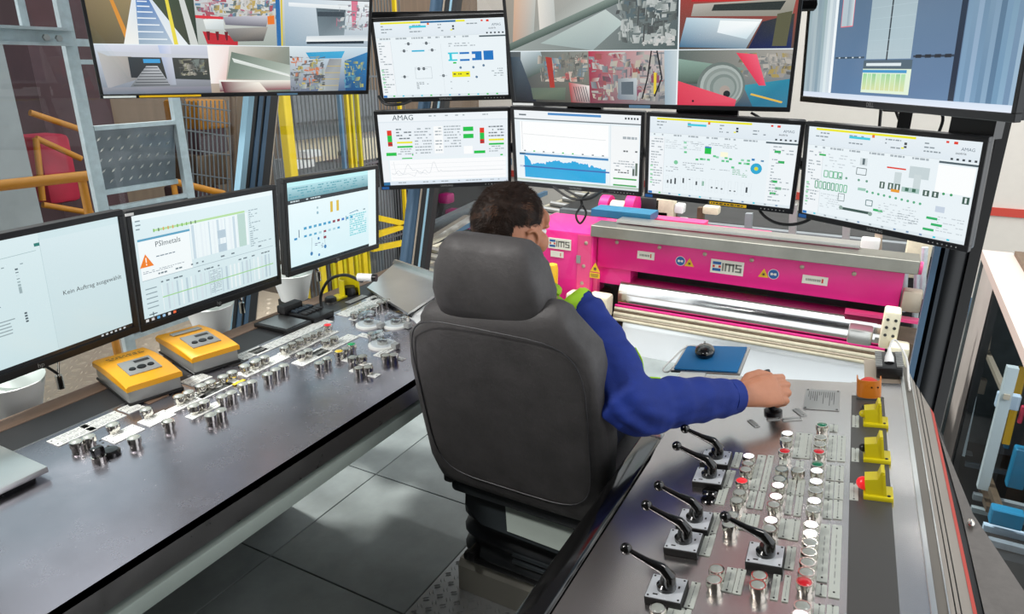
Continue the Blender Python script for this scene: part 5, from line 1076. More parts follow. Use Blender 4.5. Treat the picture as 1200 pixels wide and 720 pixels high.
for k, i in enumerate(list(mp)):
    if k % 2: continue
    p = hv[mp[i]]; m, q = hmask(rb_.v[i]); n_ = rb_.n[i]; up_ = max(0, min(1, (q.z+.01)/.06))
    sw = V((noise.noise(q*35), noise.noise(q*35+V((9, 3, 1))), noise.noise(q*35+V((2, 7, 5)))))
    crown = HM.to_3x3() @ V((q.x-.012, q.y+.05, q.z-.10)); d = (n_*.28+(crown-n_*crown.dot(n_)).normalized()*.75+sw*.7).normalized()
    L_ = (.003+.008*up_)*rn.uniform(.7, 1.3); s_ = d.cross(n_)
    if s_.length < .05: continue
    s_ = s_.normalized()*.0009; o_ = p-n_*.001
    lit = noise.noise(q*28+V((5, 5, 5))) > .22  # scattered tufts get the paler colour, painted as glints
    tips[1 if lit else 0].add([o_-s_, o_+s_, o_+d*L_*.6+s_*.7+n_*.0008, o_+d*L_, o_+d*L_*.6-s_*.7+n_*.0008], [(0, 1, 2, 4), (4, 2, 3)])
for mb, m in zip(tips, ('hair', 'hair_glint')): build(mb, 'hair_tufts', m, hairo, smooth=0, kind='stuff')
# jacket
jk = MB()
jk.loft([(XC-.02, 1.50, .55), (XC-.02, 1.50, .66), (XC-.025, 1.475, .86), (XC-.03, 1.455, .965), (XC-.03, 1.456, 1.025), (NB.x, NB.y, 1.062)], [(.185, .135), (.178, .13), (.19, .13), (.185, .115), (.135, .09), (.078, .07)], 32, caps=False, side=(1, 0, 0))
for a, b, c, ex_ in ((SR, ER, WR, 1), (SL, EL, WL, 0)):
    b2 = b+V((0, 0, 0)); pts = smooth_path([a+(a-b)*.12+V((-.03 if ex_ else .03, 0, .02)), a, a.lerp(b, .5), b, b.lerp(c, .35), b.lerp(c, .7), c-(c-b)*.02], 5); n_ = len(pts)
    prof = [.064, .075, .074, .066, .060, .053, .042]; rad = []
    for k in range(n_):
        x = k/5; i = min(int(x), 5); r = prof[i]*(1-(x-i))+prof[i+1]*(x-i); r *= 1+.045*sin(k*1.9)+.03*sin(k*3.1+1); rad.append((r, r*.93))
    jk.loft(pts, rad, 22, caps=False)
rj = remesh(jk, .006, 4)
for i, p in enumerate(rj.v):   # cloth folds
    q = V((p.x*14, p.y*14, p.z*30)); d = noise.noise(q)*.004+noise.noise(q*2.3)*.002
    e = max(0, 1-(p-ER).length/.14); d += e*.007*sin((p-ER).dot(V((.7, -.2, .7)))*150)
    rj.v[i] = p+rj.n[i]*d
jacket = build(rj, 'jacket', 'blue_cloth', pr, smooth=80)
def patch(cond, off, name, m, parent):
    mp2, vv, ff = {}, [], []
    for f in rj.f:
        if all(cond(rj.v[i]) for i in f):
            for i in f:
                if i not in mp2: mp2[i] = len(vv); vv.append(rj.v[i]+rj.n[i]*off)
            ff.append([mp2[i] for i in f])
    return build(MB().add(vv, ff), name, m, parent, smooth=80)
patch(lambda p: abs(p.x-(XC-.03)) < .165 and p.z > 1.0-.0*abs(p.x) and p.z > .93, .002, 'shoulder_yoke', 'lime', jacket)
col_ = [NB+V((.082*cos(2*pi*k/24), .078*sin(2*pi*k/24), .008+.012*(sin(2*pi*k/24) < 0))) for k in range(25)]
build(MB().loft(col_, [(.006, .022)]*25, 10, caps=False, side=(0, 0, 1)), 'collar', 'lime', jacket)
o_ = (RT*.35+UPV*.94).normalized()
pip = [SR.lerp(ER, t_)+(RT*.85+UPV*.5).normalized()*(.071-.008*t_) for t_ in (.5, .65, .8, .92)]+[ER.lerp(WR, t_)+o_*(.062-.004*t_) for t_ in (.06, .16)]
pip = [min(((rj.v[i]-p).length, i) for i in range(len(rj.v)))[1] for p in pip]; pip = [rj.v[i]+rj.n[i]*.001 for i in pip]
build(MB().tube(pip, .0025, 6), 'sleeve_piping', 'lime', jacket)
cf = (WR-ER).normalized(); build(MB().loft([WR-cf*.030, WR-cf*.004], [(.0445, .0415), (.0445, .0415)], 22, caps=False), 'cuff', 'blue_cloth', jacket)
tr_ = MB()
for s_, kx in ((-1, -.13), (1, .11)):
    tr_.loft([(XC-.02+s_*.08, 1.47, .575), (XC-.02+s_*.11, 1.72, .61), (XC-.02+kx, 1.90, .58), (XC-.02+kx, 1.985, .34), (XC-.02+kx, 2.02, .12)], [.098, .088, .075, .066, .062], 18)
build(remesh(tr_, .009, 4), 'trousers', 'navy', pr, smooth=80)
for kx in (-.13, .11): build(MB().loft([(XC-.02+kx, 1.99, .062), (XC-.02+kx, 2.08, .058), (XC-.02+kx, 2.20, .045)], [(.045, .05), (.05, .045), (.045, .032)], 16, side=(1, 0, 0), ex=2.6), 'boot', 'boot', pr)
# control gripped by the hand
kp_ = WR+hx0*.108-hz0*.028; s_, t_ = (kp_-P0).dot(D2), (kp_-P0).dot(D1)
jb = build(MB().lathe([(.022, 0), (.022, .008), (.012, .012), (.010, .05)], n=18), 'joystick', 'black', rd, FP(s_, t_))
tc_ = WR+hx0*.108+hy0*.046-hz0*.020
build(MB().cyl(tc_-hy0*.075, tc_+hy0*.012, .0095, n=14), 'joystick_grip', 'black', jb)
# ================================================================== THE HALL OUTSIDE
struct(MB().box((-5, 8.5, -2.45), (26, 17, .1)), 'floor', 'hall_floor')
struct(MB().box((-2, 13.6, 1.8), (22, .2, 8.5)), 'wall_far', 'white_wall')
struct(MB().box((-2, 13.48, -.63), (22, .04, .13)), 'trim_1', 'red_stripe')
struct(MB().box((-8.2, 6, 1.8), (.2, 15.5, 8.5)), 'wall_left', 'brown_wall')
# walkway of tread plate beside the cabin
ww = thing('tread_walkway', 'light tread-plate walkway outside the left window, seen below the desk monitors', 'walkway', (-3.6, 1.6, -.12))
build(MB().box((-3.65, 1.6, -.13), (2.2, 4.2, .04)), 'deck', 'pearl', ww, smooth=0); tread(-4.7, -2.6, .3, 3.6, -.11, .075, ww, 'pearl', h=.004)
# galvanised access ladder with tread-plate panels
ga = thing('access_ladder', 'galvanised steel ladder frame with studded plates outside the left window', 'ladder', (-3.2, 2.1, -.11))
def post(x, y, z0, z1, d, nm, m, par, up=(1, 0, 0)): return build(MB().beam((x, y, z0), (x, y, z1), d[0], d[1], up), nm, m, par, smooth=0)
build(MB().box((-3.2, 1.895, 1.45), (.03, .052, 3.1)).box((-3.23, 1.918, 1.45), (.06, .006, 3.1)), 'stringer', 'galvanised', ga, smooth=0)
build(MB().box((-3.2, 2.366, 1.45), (.03, .045, 3.1)).box((-3.23, 2.386, 1.45), (.06, .006, 3.1)), 'stringer', 'galvanised', ga, smooth=0)
for z in (1.335, .965, .595):
    pnl = MB(); a, b = V((-3.20, 1.925, z)), V((-3.20, 2.345, z)); dn = V((-.06, 0, -.30)); nn = V((.98, 0, -.2)).normalized()*.006
    pnl.add([a, b, b+dn, a+dn]+[p-nn for p in (a, b, b+dn, a+dn)], [(3, 2, 1, 0), (4, 5, 6, 7), (0, 1, 5, 4), (1, 2, 6, 5), (2, 3, 7, 6), (3, 0, 4, 7)])
    o = build(pnl, 'studded_plate', 'panel_steel', ga, smooth=0); st_ = MB()
    for i in range(8):
        for j in range(5):
            p = a.lerp(b, (i+.5+.25*(j % 2))/8.6)+dn*((j+1)/6)+nn*.4; u_ = V((0, .012, .010)); v_ = V((0, -.0035, .0035))
            st_.add([p-u_, p-v_, p+u_, p+v_, p+nn*.6], [(0, 1, 4), (1, 2, 4), (2, 3, 4), (3, 0, 4)])
    build(st_, 'studs', 'aluminium', o, smooth=0, kind='stuff')
    build(MB().beam(a+V((0, 0, .0)), b, .03, .02).beam(a+dn, b+dn, .035, .025), 'step_edge', 'galvanised', o, smooth=0)
gf = thing('galvanised_rail_frame', 'galvanised channel rails with bolts at the upper left corner of the photo', 'rail frame', (-3.2, 1.6, 1.7))
z1 = atx(38, 42, -3.17).z
build(MB().box((-3.165, 1.60, z1+.030), (.03, .60, .012)).box((-3.165, 1.60, z1-.030), (.03, .60, .012)).box((-3.18, 1.60, z1), (.006, .60, .06)), 'channel_rail', 'galvanised', gf, smooth=0)
build(MB().box((-3.2, 2.10, z1-.02), (.03, .36, .03)).box((-3.2, 2.10, z1-.10), (.02, .36, .02)), 'cross_rail', 'galvanised', gf, smooth=0)
y_ = atx(26, 15, -3.22).y; build(MB().box((-3.22, y_, z1+.4), (.02, .03, .8)), 'upright', 'galvanised', gf, smooth=0)
for u, v in ((53, 44), (68, 45)): p = atx(u, v, -3.145); build(MB().lathe([(.014, 0), (.014, .012)], frame(p, (0, 1, 0), z=(1, 0, 0)), 6), 'bolt', 'steel_plain', gf)
def bar(px0, px1, x, r, m, name, label, cat):
    a, b = atx(*px0, x), atx(*px1, x); t = thing(name, label, cat, (a.x, a.y, -2.4)); build(MB().cyl(a, b, r), 'rail', m, t)
    for q in (a.lerp(b, .06), a.lerp(b, .94)): build(MB().cyl((q.x-.01, q.y, -2.4), (q.x-.01, q.y, q.z), r*.8), 'rail_post', m, t)
bar((-40, 222), (104, 206), -3.9, .028, 'rail_ochre', 'handrail', 'ochre handrail left of the galvanised ladder at the photo left edge', 'handrail')
bar((200, 212), (262, 227), -5.0, .028, 'rail_ochre', 'handrail', 'short ochre handrail between the ladder and the blue window mullion', 'handrail')
p = atx(12, 150, -5.2); tag(build(MB().box((-5.45, p.y-.48, .6), (.7, 1.0, 6)), 'concrete_column', 'concrete', None, smooth=0), 'grey concrete column at the left edge behind the desk monitor', 'column')
# maroon machine with red guard and yellow pipes
mg = thing('guarded_machine', 'maroon machine block with a red cover and yellow pipes behind the ladder', 'machine', (-6, 3.5, -2.4))
a, b = atx(20, 30, -5.9), atx(105, 30, -5.9); build(MB().box((-6.4, (a.y+b.y)/2+.05, -.1), (1.0, (b.y-a.y)*1.02, 4.6)), 'machine_body', 'maroon', mg, smooth=0)
a, b = atx(42, 160, -5.5), atx(98, 235, -5.5); build(MB().rbox((-5.65, (a.y+b.y)/2, (a.z+b.z)/2), (.3, abs(b.y-a.y), abs(a.z-b.z)), .04), 'red_cover', 'machine_red', mg)
for q in (((35, 132), (95, 152)), ((42, 162), (95, 186)), ((42, 162), (50, 235)), ((50, 240), (108, 250))): build(MB().cyl(atx(*q[0], -5.4), atx(*q[1], -5.4), .022), 'yellow_pipe', 'rail_ochre', mg)
# brown crate rack with wire front
cr = thing('crate_rack', 'rack with brown crates behind a wire front, left of the blue mullion', 'rack', (-6.2, 5, -2.4))
for k, (v0, v1, m) in enumerate(((118, 150, 'rail_ochre'), (152, 178, 'maroon'), (182, 215, 'brass_dark'), (222, 300, 'maroon'))):
    a, b = atx(226, v0, -5.8), atx(266, v1, -5.8); build(MB().rbox((-6.0, (a.y+b.y)/2, (a.z+b.z)/2), (.5, abs(b.y-a.y), abs(a.z-b.z)), .03), 'crate', m, cr)
wr_ = MB(); 
for k in range(12): wr_.cyl(atx(212+k*5, 118, -5.6), atx(218+k*5, 240, -5.6), .008, n=5)
for v in (120, 135, 150, 172, 200): wr_.cyl(atx(212, v+2, -5.6), atx(270, v+10, -5.6), .008, n=5)
build(wr_, 'wire_front', 'fence', cr, kind='stuff')
for u in (211, 271): build(MB().cyl(atx(u, 60, -5.7), atx(u+8, 300, -5.7), .03), 'upright', 'brass_dark', cr)
# yellow post, wire fence with posts
def vpost(u, v, x, wd, z0, z1, m, name, label, cat, grp=None): p = atx(u, v, x); return tag(build(MB().rbox((x, p.y, (z0+z1)/2), (wd, wd, z1-z0), .006, seg=1), name, m, None), label, cat, grp)
vpost(337, 160, -4.6, .085, -2.4, 3.2, 'post_yellow', 'yellow_post', 'thick yellow post left of the wire fence, above the gap between the farther desk monitors', 'post')
fe = thing('wire_fence', 'tall wire fence with thin vertical bars beyond the left window', 'fence', (-5, 4.6, -2.4))
y0, y1 = atx(318, 160, -5.0).y, atx(478, 160, -5.0).y; mb = MB(); k = 0; y = y0
while y < y1: mb.box((-5.0, y, .2), (.010, .010, 5.2)); y += .052
build(mb, 'vertical_bars', 'fence', fe, smooth=0, kind='stuff')
for z in (-1.2, -.3, .6, 1.5, 2.4): build(MB().box((-5.0, (y0+y1)/2, z), (.02, y1-y0, .02)), 'cross_wire', 'fence', fe, smooth=0)
for k, (u, m) in enumerate(((401, 'steel_blue'), (409, 'post_yellow'), (414, 'lemon'), (421, 'lemon'), (470, 'post_yellow'))):
    p = atx(u, 160, -4.9); build(MB().box((-4.9, p.y, .2), (.04, .03, 5.2)), 'fence_post', m, fe, smooth=0)
for (u0, v0, u1, v1) in ((436, 254, 476, 263), (436, 277, 476, 264), (436, 292, 476, 284)): build(MB().beam(atx(u0, v0, -4.8), atx(u1, v1, -4.8), .05, .06), 'guard_rail', 'post_yellow', fe, smooth=0)
sl = thing('yellow_slat_gate', 'yellow slatted gate seen under the farthest desk monitor', 'gate', (-4.4, 4.2, -2.4))
for k, u in enumerate((378, 391, 398, 404, 411, 418, 428)):
    p = atx(u, 320, -4.3); build(MB().box((-4.3, p.y, -.9), (.03, .035 if k % 2 else .06, 3.0)), 'slat', ('post_yellow', 'lemon')[k % 2], sl, smooth=0)
build(MB().box((-4.3, atx(404, 320, -4.3).y, .55), (.05, .75, .05)), 'top_bar', 'post_yellow', sl, smooth=0)
# pale metal sheets and dark ducts behind the fence
sh_ = thing('sheet_stack', 'pale metal panels and grey ducts behind the wire fence', 'panels', (-6.5, 6.4, -2.4))
for q, m, d in ((((345, 110), (445, 135)), 'panel_steel', -6.6), (((345, 163), (398, 186)), 'cream', -6.8), (((385, 150), (470, 172)), 'white_wall', -6.9), (((345, 140), (470, 150)), 'hall_grey', -6.7), (((330, 188), (470, 215)), 'hall_grey', -6.9), (((420, 165), (445, 185)), 'cream', -6.5), (((360, 178), (378, 183)), 'white', -6.4), (((348, 190), (372, 195)), 'white', -6.4), (((436, 225), (520, 330)), 'hall_grey', -6.6)):
    a, b = atx(*q[0], d), atx(*q[1], d); build(MB().box((d-.1, (a.y+b.y)/2, (a.z+b.z)/2), (.15, abs(b.y-a.y), abs(a.z-b.z))), 'panel', m, sh_, smooth=0)
# roller conveyor running away left of the mill
cv_ = thing('roller_conveyor', 'bright steel conveyor track running away left of the pink mill', 'conveyor', (-4.4, 8, -2.4))
def seg(u0, v0, u1, v1, x, r, m, nm='track_rail'): return build(MB().beam(atx(u0, v0, x), atx(u1, v1, x), r, r*1.2), nm, m, cv_, smooth=0)
seg(500, 270, 560, 241, -5.6, .12, 'steel_bright'); seg(498, 287, 548, 256, -5.0, .08, 'steel_bright'); seg(505, 318, 705, 232, -4.3, .10, 'steel_bright'); seg(500, 296, 690, 226, -4.9, .08, 'cream'); seg(560, 305, 700, 243, -4.05, .05, 'galvanised'); seg(498, 285, 640, 226, -5.3, .06, 'steel_blue')
for k in range(16):
    t_ = k/15; a = atx(505+200*t_, 318-86*t_, -4.3); build(MB().cyl((-4.8, a.y, a.z+.02), (-4.1, a.y, a.z-.02), .05, n=10), 'roller', 'aluminium', cv_)
for k in range(5):
    t_ = .1+k*.2; a = atx(505+200*t_, 318-86*t_, -4.25); build(MB().box((-4.5, a.y, (a.z-2.4)/2-.05), (.5, .08, a.z+2.3)), 'trestle', 'brass_dark', cv_, smooth=0)
hb_ = thing('dark_hall_machinery', 'dark machinery with pink parts behind the conveyor, beyond the pillar', 'machine', (-7, 9, -2.4))
build(MB().box((-7.2, 10.2, -.9), (1.4, 3.5, 2.6)), 'body', 'hall_dark', hb_, smooth=0); build(MB().box((-6.4, 10.0, -.1), (.3, 3.2, .12)), 'top_rail', 'steel_blue', hb_, smooth=0)
for u, v in ((520, 232), (528, 250), (545, 262)): p = atx(u, v, -6.4); build(MB().rbox((-6.35, p.y, p.z), (.2, .22, .16), .03), 'pink_box', 'magenta_dark', hb_)

# ------------------------------------------------------------------ pink mill with measuring beam
ml_ = thing('rolling_mill', 'pink measuring beam and rollers of the rolling mill beyond the front window', 'mill', (-1.2, 7.3, -2.4))
YB = 7.0
zt, zb = -.155, -.520
bm2 = build(MB().rbox((-1.19, YB+.3, (zt+zb)/2), (2.99, .6, zt-zb), .008), 'measuring_beam', 'magenta', ml_)
build(MB().box((-2.50, YB+.28, -.60), (.40, .5, .22)), 'beam_foot', 'magenta', ml_, smooth=0)
zh = aty(662, 271, YB-.1).z
build(MB().rbox((-3.14, YB+.35, zh-.5), (.88, .9, 1.0), .02), 'left_housing', 'magenta', ml_); build(MB().box((-2.80, YB-.06, zh-.52), (.16, .1, 1.0)).box((-2.70, YB-.02, zh-.75), (.10, .08, .55)), 'housing_rib', 'pink_light', ml_, smooth=0)
build(MB().rbox((-1.16, YB-.0, -.085), (3.12, .30, .125), .006, seg=1), 'beam_cover', 'cover_steel', ml_); build(MB().box((-1.3, YB+.15, .005), (2.4, .20, .03)), 'cover_plate', 'steel_bright', ml_, smooth=0)
pa, pb = aty(748, 258, 7.6), aty(902, 280, 7.6); build(MB().box(((pa.x+pb.x)/2, 7.6, (pa.z+pb.z)/2), (pb.x-pa.x, .2, .07)).box(((pa.x*.75+pb.x*.25), 7.65, (pa.z+pb.z)/2+.05), ((pb.x-pa.x)*.55, .2, .05)), 'pink_guide', 'pink_light', ml_, smooth=0)
build(MB().box((-2.55, YB+.45, .02), (.7, .3, .08)), 'blue_guide', 'machine_blue', ml_, smooth=0)
for k, u in enumerate((711, 741)):
    p = aty(u, 244, YB+1.4); build(MB().cyl(p+V((-.06, 0, 0)), p+V((.06, 0, 0)), .17, n=20), 'pink_wheel', 'magenta', ml_)
p = aty(726, 246, YB+1.3); build(MB().cyl(p+V((-.10, 0, 0)), p+V((.08, 0, 0)), .12, n=16), 'hub', 'cream', ml_)
for u, v in ((723, 284), (773, 290), (826, 298), (881, 305), (940, 313), (1001, 321)): p = aty(u, v, YB); build(MB().lathe([(.022, 0), (.022, .006), (.012, .012)], frame(p, (1, 0, 0), z=(0, -1, 0)), 8), 'bolt', 'pearl', bm2)
for u, v in ((687, 285), (684, 312), (682, 332)): p = aty(u, v, YB-.11); build(MB().lathe([(.022, 0), (.022, .006), (.012, .012)], frame(p, (1, 0, 0), z=(0, -1, 0)), 8), 'bolt', 'pearl', ml_)
def sign(u, v, wd, ht, m, par, name, yf=YB): p = aty(u, v, yf); F = frame(p+V((0, -.004, 0)), (1, 0, 0), z=(0, -1, 0)); return build(MB().rbox((0, 0, 0), (wd, ht, .006), .001, seg=1, M=F), name, m, par, smooth=0), F
def ims(u, v, s_, par, yf=YB):
    o, F = sign(u, v, .33*s_, .145*s_, 'sign_white', par, 'maker_sign', yf)
    F = F @ Matrix.Translation((0, 0, .0036)); mb = MB()
    lt = MB(); h = .042*s_; t = .018*s_
    for q in ((-.050, -1, -.032, 1), (-.022, -1, -.004, 1), (.016, -1, .034, 1), (.054, -1, .072, 1), (-.022, .5, .072, 1)): lt.rect(F, q[0]*s_, q[1]*h, q[2]*s_, q[3]*h)   # I and M
    for q in ((.082, .62, .145, 1), (.082, -.19, .145, .19), (.082, -1, .145, -.62), (.082, .0, .100, 1), (.127, -1, .145, .0)): lt.rect(F, q[0]*s_, q[1]*h, q[2]*s_, q[3]*h)   # S
    build(lt, 'sign_letters', 'sign_grey', o, smooth=0)
    e = MB().rect(F, -.145*s_, .02*s_, -.06*s_, .05*s_).rect(F, -.145*s_, -.05*s_, -.06*s_, -.02*s_); build(e, 'emblem_bars', 'sign_blue', o, smooth=0)
    build(MB().rect(F, -.145*s_, -.012*s_, -.122*s_, .012*s_).rect(F, -.085*s_, -.012*s_, -.06*s_, .012*s_), 'emblem_marks', 'sign_red', o, smooth=0)
ims(852, 313.5, 1, bm2); ims(656, 286, .85, ml_, YB-.11)
for u, v, w_ in ((757, 299.5, .19), (955, 328.5, .23)):
    o, F = sign(u, v, w_, .085, 'sign_white', bm2, 'name_plate'); F = F @ Matrix.Translation((0, 0, .0036)); mb = MB(); x = -w_*.36
    while x < w_*.2: l = random.uniform(.006, .012); mb.rect(F, x, -.012, x+l, .012); x += l+.004
    build(mb, 'plate_print', 'sign_grey', o, smooth=0); build(MB().rect(F, w_*.26, -.02, w_*.33, .022), 'plate_mark', 'sign_red', o, smooth=0)
o, F = sign(653, 298, .16, .07, 'sign_white', ml_, 'name_plate', YB-.11); build(MB().rect(F @ Matrix.Translation((0, 0, .0036)), .04, -.02, .05, .02), 'plate_mark', 'sign_red', o, smooth=0)
def tri(u, v, s_, par, yf=YB):
    p = aty(u, v, yf); F = frame(p+V((0, -.001, 0)), (1, 0, 0), z=(0, -1, 0))
    o = build(MB().prism([(-.5*s_, -.4*s_), (.5*s_, -.4*s_), (0, .5*s_)], 0, .003, F), 'warning_triangle', 'warn_yellow', par, smooth=0)
    F2 = F @ Matrix.Translation((0, -.1*s_, .0034)); st8 = MB()
    for k in range(4): a = k*pi/4; st8.rect(F2 @ Matrix.Rotation(a, 4, 'Z'), -.2*s_, -.02*s_, .2*s_, .02*s_)
    st8.add([(.1*s_*cos(k*pi/5), .1*s_*sin(k*pi/5), .0002) for k in range(10)], [list(range(10))], F2); build(st8, 'hazard_symbol', 'label_black', o, smooth=0); return o
tri(808, 308, .10, bm2); tri(895, 320.5, .10, bm2); tri(697.5, 314, .12, ml_, YB-.115)
o, F = sign(697, 323, .12, .06, 'warn_yellow', ml_, 'warning_plate', YB-.115)
build(MB().rect(F @ Matrix.Translation((0, 0, .0036)), -.045, .005, .045, .013).rect(F @ Matrix.Translation((0, 0, .0036)), -.04, -.014, .04, -.006), 'plate_print', 'label_black', o, smooth=0)
for u, v in ((797.5, 306), (906.5, 321.5)):
    p = aty(u, v, YB); F = frame(p+V((0, -.001, 0)), (1, 0, 0), z=(0, -1, 0)); o = build(MB().lathe([(.052, 0), (.052, .003)], F, 24), 'mandatory_sign', 'sign_white', bm2, smooth=0)
    build(MB().lathe([(.047, .003), (.047, .0036)], F, 24), 'blue_disc', 'sign_blue', o, smooth=0); build(MB().rect(F, -.028, -.012, -.006, .012, .004).rect(F, .006, -.012, .028, .012, .004).rect(F, -.01, -.004, .01, .004, .004), 'symbol', 'sign_white', o, smooth=0)
o, F = sign(678, 304, .05, .09, 'label_grey', ml_, 'switch_box', YB-.115)
# strip under the beam, polished roll, rods, pale sheet hanging down before the mill
rc = aty(820, 357, 7.14); XA, XE = -2.30, .16
path = [(9.2, rc.z+.22), (7.5, rc.z+.208)]+[(rc.y-0.206*sin(radians(a)), rc.z+0.206*cos(radians(a))) for a in range(-40, 96, 15)]
mb = MB(); vs = [(x, y, z) for y, z in path for x in (XA, XE)]; mb.add(vs, [(2*i, 2*i+1, 2*i+3, 2*i+2) for i in range(len(path)-1)]); build(mb, 'strip', 'strip_metal', ml_, smooth=60)
build(MB().cyl((XA-.1, rc.y, rc.z), (XE+.08, rc.y, rc.z), .2, n=32), 'polished_roll', 'chrome', ml_)
for k, m in enumerate(('magenta', 'cream', 'brass_dark', 'cream', 'pearl', 'cream')):
    q = aty(820, 374+k*3.4, 6.93-.012*k); build(MB().cyl((XA-.12, q.y, q.z), (XE+.1, q.y, q.z), (.016, .018, .013, .022, .014, .018)[k], n=12), 'guide_rod', m, ml_)
q = aty(820, 391, 6.88); path = [(q.y+.05, q.z+.03), (q.y, q.z), (q.y-.03, q.z-.08), (q.y-.10, q.z-.45), (q.y-.2, q.z-.9), (q.y-.26, -2.38)]
mb = MB(); vs = [(x, y, z) for y, z in path for x in (-2.30, .36)]; mb.add(vs, [(2*i, 2*i+1, 2*i+3, 2*i+2) for i in range(len(path)-1)])
tag(build(mb, 'aluminium_sheet', 'sheet', None, smooth=60), 'wide pale aluminium sheet hanging down before the mill, beyond the console', 'metal sheet')
for (u, v, w_, h_, y) in ((703, 358, .24, .26, 6.7), (695, 376, .18, .40, 6.5), (676, 352, .2, .2, 6.8)): p = aty(u, v, y); o = build(MB().rbox(p, (w_, .2, h_), .03), 'left_bearing_block', 'cream', ml_); build(MB().lathe([(.03, 0), (.03, .01)], frame(p+V((.03, -.1, .04)), (1, 0, 0), z=(0, -1, 0)), 12).lathe([(.02, 0), (.02, .01)], frame(p+V((-.04, -.1, -.06)), (1, 0, 0), z=(0, -1, 0)), 12), 'bolt_holes', 'hall_dark', o)
for (u, v, w_, h_, y) in ((1043, 384, .13, .34, 6.45), (1052, 416, .15, .2, 6.3), (1008, 392, .2, .14, 6.6)):
    p = aty(u, v, y); o = build(MB().rbox(p, (w_, .2, h_), .02), 'right_bearing_block', 'cream' if u > 1010 else 'aluminium', ml_)
    if u == 1043:
        k = MB()
        for i in range(3):
            for j in (-1, 1): k.lathe([(.013, 0), (.013, .008)], frame(p+V((j*.03, -.1, .1-i*.07)), (1, 0, 0), z=(0, -1, 0)), 8)
        build(k, 'bolt_holes', 'hall_dark', o)
p = aty(1066, 313, YB-.05); build(MB().cyl(p+V((-.08, 0, 0)), p+V((.10, 0, 0)), .06, n=16), 'pink_end_cap', 'pink_light', ml_)
p = aty(1060, 372, YB); build(MB().box(p+V((-.15, 0, -.02)), (.7, .1, .03)), 'pink_shelf', 'pink_light', ml_, smooth=0); p = aty(1068, 352, YB); build(MB().rbox(p, (.16, .15, .2), .02), 'clear_guard', 'pearl', ml_)
for u, v0, v1 in ((1062, 300, 365), (1075, 320, 400), (1084, 290, 350)): build(MB().cyl(aty(u, v0, 7.6), aty(u-4, v1, 7.6), .03), 'hydraulic_pipe', 'galvanised', ml_)
build(MB().box((-1.2, YB+.5, -.9), (3.0, .4, .8)), 'lower_frame', 'hall_dark', ml_, smooth=0); build(MB().box((-1.1, 7.3, -1.8), (2.9, .5, 1.1)), 'base_frame', 'brass_dark', ml_, smooth=0)
for x in (-2.75, .45): build(MB().box((x, 7.25, -1.6), (.28, .5, 1.5)), 'side_frame', 'brass_dark', ml_, smooth=0)
# machine bodies behind the mill
mb_ = thing('mill_stand', 'dark mill stand with pale struts between the pink beam and the white wall', 'mill stand', (-1.5, 9.5, -2.4))
build(MB().box((-1.7, 9.9, -1.36), (4.9, 1.4, 2.0)), 'stand_body', 'hall_dark', mb_, smooth=0); build(MB().box((-1.7, 9.15, -.42), (4.8, .15, .12)), 'walk_beam', 'hall_grey', mb_, smooth=0)
for u, v0, v1, m in ((790, 240, 262, 'brass_dark'), (822, 243, 268, 'brass_dark'), (878, 250, 274, 'hall_grey'), (930, 240, 285, 'label_grey'), (992, 265, 295, 'label_grey'), (1030, 270, 300, 'pearl')):
    build(MB().beam(aty(u, v0, 8.9), aty(u-2, v1+6, 8.9), .10, .08, (1, 0, 0)), 'strut', m, mb_, smooth=0)
for u, v, w_, h_, m in ((780, 246, .25, .3, 'cream'), (797, 244, .12, .12, 'white'), (834, 246, .2, .1, 'cream'), (772, 252, .3, .14, 'brass_dark'), (800, 259, .12, .08, 'white'), (762, 240, .3, .2, 'hall_dark'), (1020, 285, .2, .12, 'label_white'), (1075, 300, .25, .5, 'cream')): p = aty(u, v, 8.8); build(MB().rbox(p, (w_, .15, h_), .02), 'machine_fitting', m, mb_)
tag(build(MB().lathe([(.06, -2.4-.0), (.06, -.30), (.05, -.26), (.02, -.25)], Matrix.Translation((aty(647, 315, 6.0).x, 6.0, 0)), 16), 'guard_post', 'yellow', None), 'yellow guard post right behind the headrest, before the pink housing', 'post')

# ------------------------------------------------------------------ glazed machine enclosure on the right
en = thing('machine_enclosure', 'glazed grey machine enclosure with a pale roof, to the right of the black pillar', 'enclosure', (1.8, 6.2, -2.4))
zr = -.17
build(MB().box((1.9, 6.0, zr-.03), (1.6, 4.5, .06)), 'roof', 'roof_blue', en, smooth=0)
build(MB().box((1.12, 6.0, zr-.03), (.26, 4.5, .08)), 'roof_edge', 'roof_pink', en, smooth=0); build(MB().box((1.32, 7.4, zr+.02), (.14, 1.5, .06)), 'roof_duct', 'brass_dark', en, smooth=0)
build(MB().box((1.05, 7.75, -1.3), (.05, .95, 2.2)), 'end_panel', 'end_grey', en, smooth=0); build(MB().box((1.05, 7.2, -1.3), (.06, .12, 2.2)), 'door_frame', 'frame_black', en, smooth=0)
build(MB().box((1.03, 5.4, -1.25), (.008, 3.4, 2.0)), 'glass_pane', 'enclosure_glass', en, smooth=0)
build(MB().box((2.6, 6.0, -1.3), (.05, 4.4, 2.2)), 'inner_wall', 'inner_grey', en, smooth=0); build(MB().box((1.8, 8.2, -1.3), (1.6, .05, 2.2)), 'end_wall', 'inner_grey', en, smooth=0)
build(MB().box((1.8, 6.4, -2.3), (1.5, 3.6, .06)), 'inner_floor', 'frame_black', en, smooth=0)
def ebeam(q0, q1, x, wd, m, nm, x2=None): a, b = atx(*q0, x), atx(*q1, x2 or x); return build(MB().beam(a, b, wd, wd), nm, m, en, smooth=0)
ebeam((1187, 430), (1151, 572), 1.10, .075, 'light_post', 'light_post'); ebeam((1199, 430), (1178, 520), 1.42, .06, 'yellow', 'yellow_post')
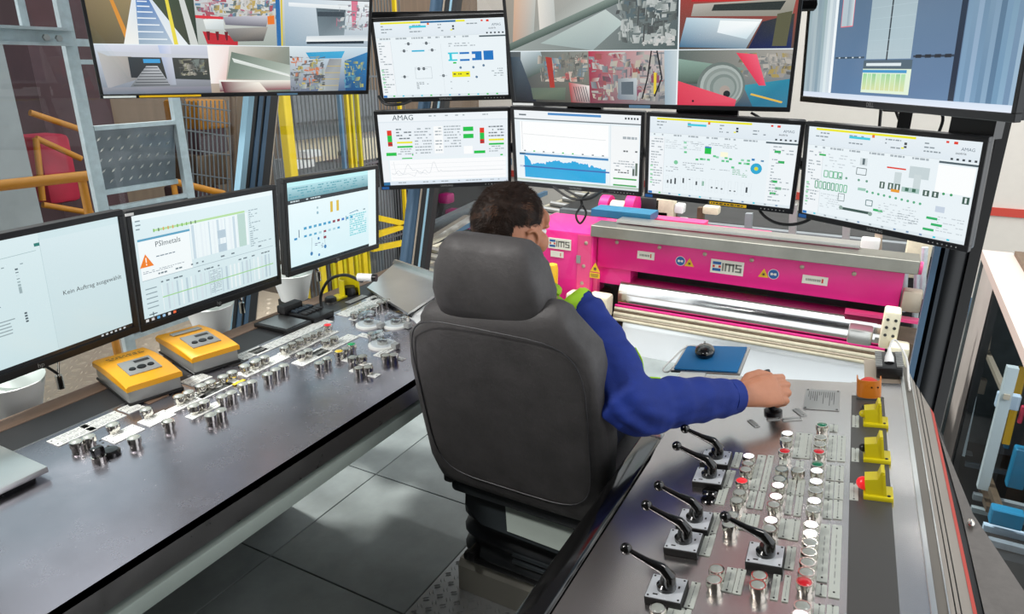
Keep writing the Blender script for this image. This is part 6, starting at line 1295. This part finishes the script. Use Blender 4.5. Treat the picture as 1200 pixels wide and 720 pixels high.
ebeam((1166, 345), (1156, 412), 1.10, .04, 'pearl', 'inner_frame'); ebeam((1156, 412), (1180, 466), 1.10, .04, 'pearl', 'inner_frame'); ebeam((1143, 465), (1129, 535), 1.10, .022, 'galvanised', 'gas_strut')
ebeam((1140, 350), (1118, 500), 1.075, .05, 'frame_blue', 'glazing_bar')
for u, v, x, d, m in ((1181, 470, 1.16, (.16, .06, .13), 'roof_blue'), (1148, 452, 1.2, (.10, .08, .16), 'pearl'), (1194, 548, 1.35, (.12, .1, .36), 'machine_blue'), (1179, 606, 1.18, (.20, .1, .13), 'machine_blue'), (1140, 568, 1.3, (.10, .1, .2), 'machine_blue'),
    (1197, 486, 1.3, (.03, .04, .16), 'machine_red'), (1196, 512, 1.6, (.3, .05, .45), 'teal_panel'), (1172, 400, 1.9, (.5, .1, .9), 'concrete'), (1186, 385, 1.8, (.12, .1, .2), 'sign_white'), (1128, 535, 1.2, (.16, .1, .12), 'hall_grey'), (1180, 520, 1.5, (.05, .05, .1), 'machine_blue')):
    p = atx(u, v, x); build(MB().rbox(p, d, .008, seg=1), 'machine_unit', m, en, smooth=0)
for (u, v, wd, m, dy) in ((1140, 581, .05, 'hall_grey', 0), (1138, 596, .045, 'concrete', 0), (1133, 556, .04, 'teal_panel', .2), (1152, 617, .05, 'roof_blue', 0), (1158, 634, .05, 'panel_steel', 0)):
    a = atx(u, v, 1.07); build(MB().box((a.x+.55, a.y+dy, a.z), (1.1, wd, wd)), 'sill_beam', m, en, smooth=0)
for q in (((1151, 572), (1160, 598)), ((1157, 560), (1172, 600))): ebeam(*q, 1.16, .05, 'brass_dark', 'machine_arm')
a = atx(1160, 648, 1.07); build(MB().box((1.75, a.y+.1, a.z-.45), (1.4, .2, .85)), 'lower_cabinet', 'frame_black', en, smooth=0)
area('enclosure_fill', (1.55, 5.6, -.28), (1.4, 5.6, -1.5), .5, 10, (.9, .95, 1))  # added fill to brighten the dark interior, not a fitted lamp
area('hall_tube_lamp', (-1.1, 5.2, 3.6), (-1.1, 7.0, -.6), 4.2, 115, (1, .98, .95), .12)
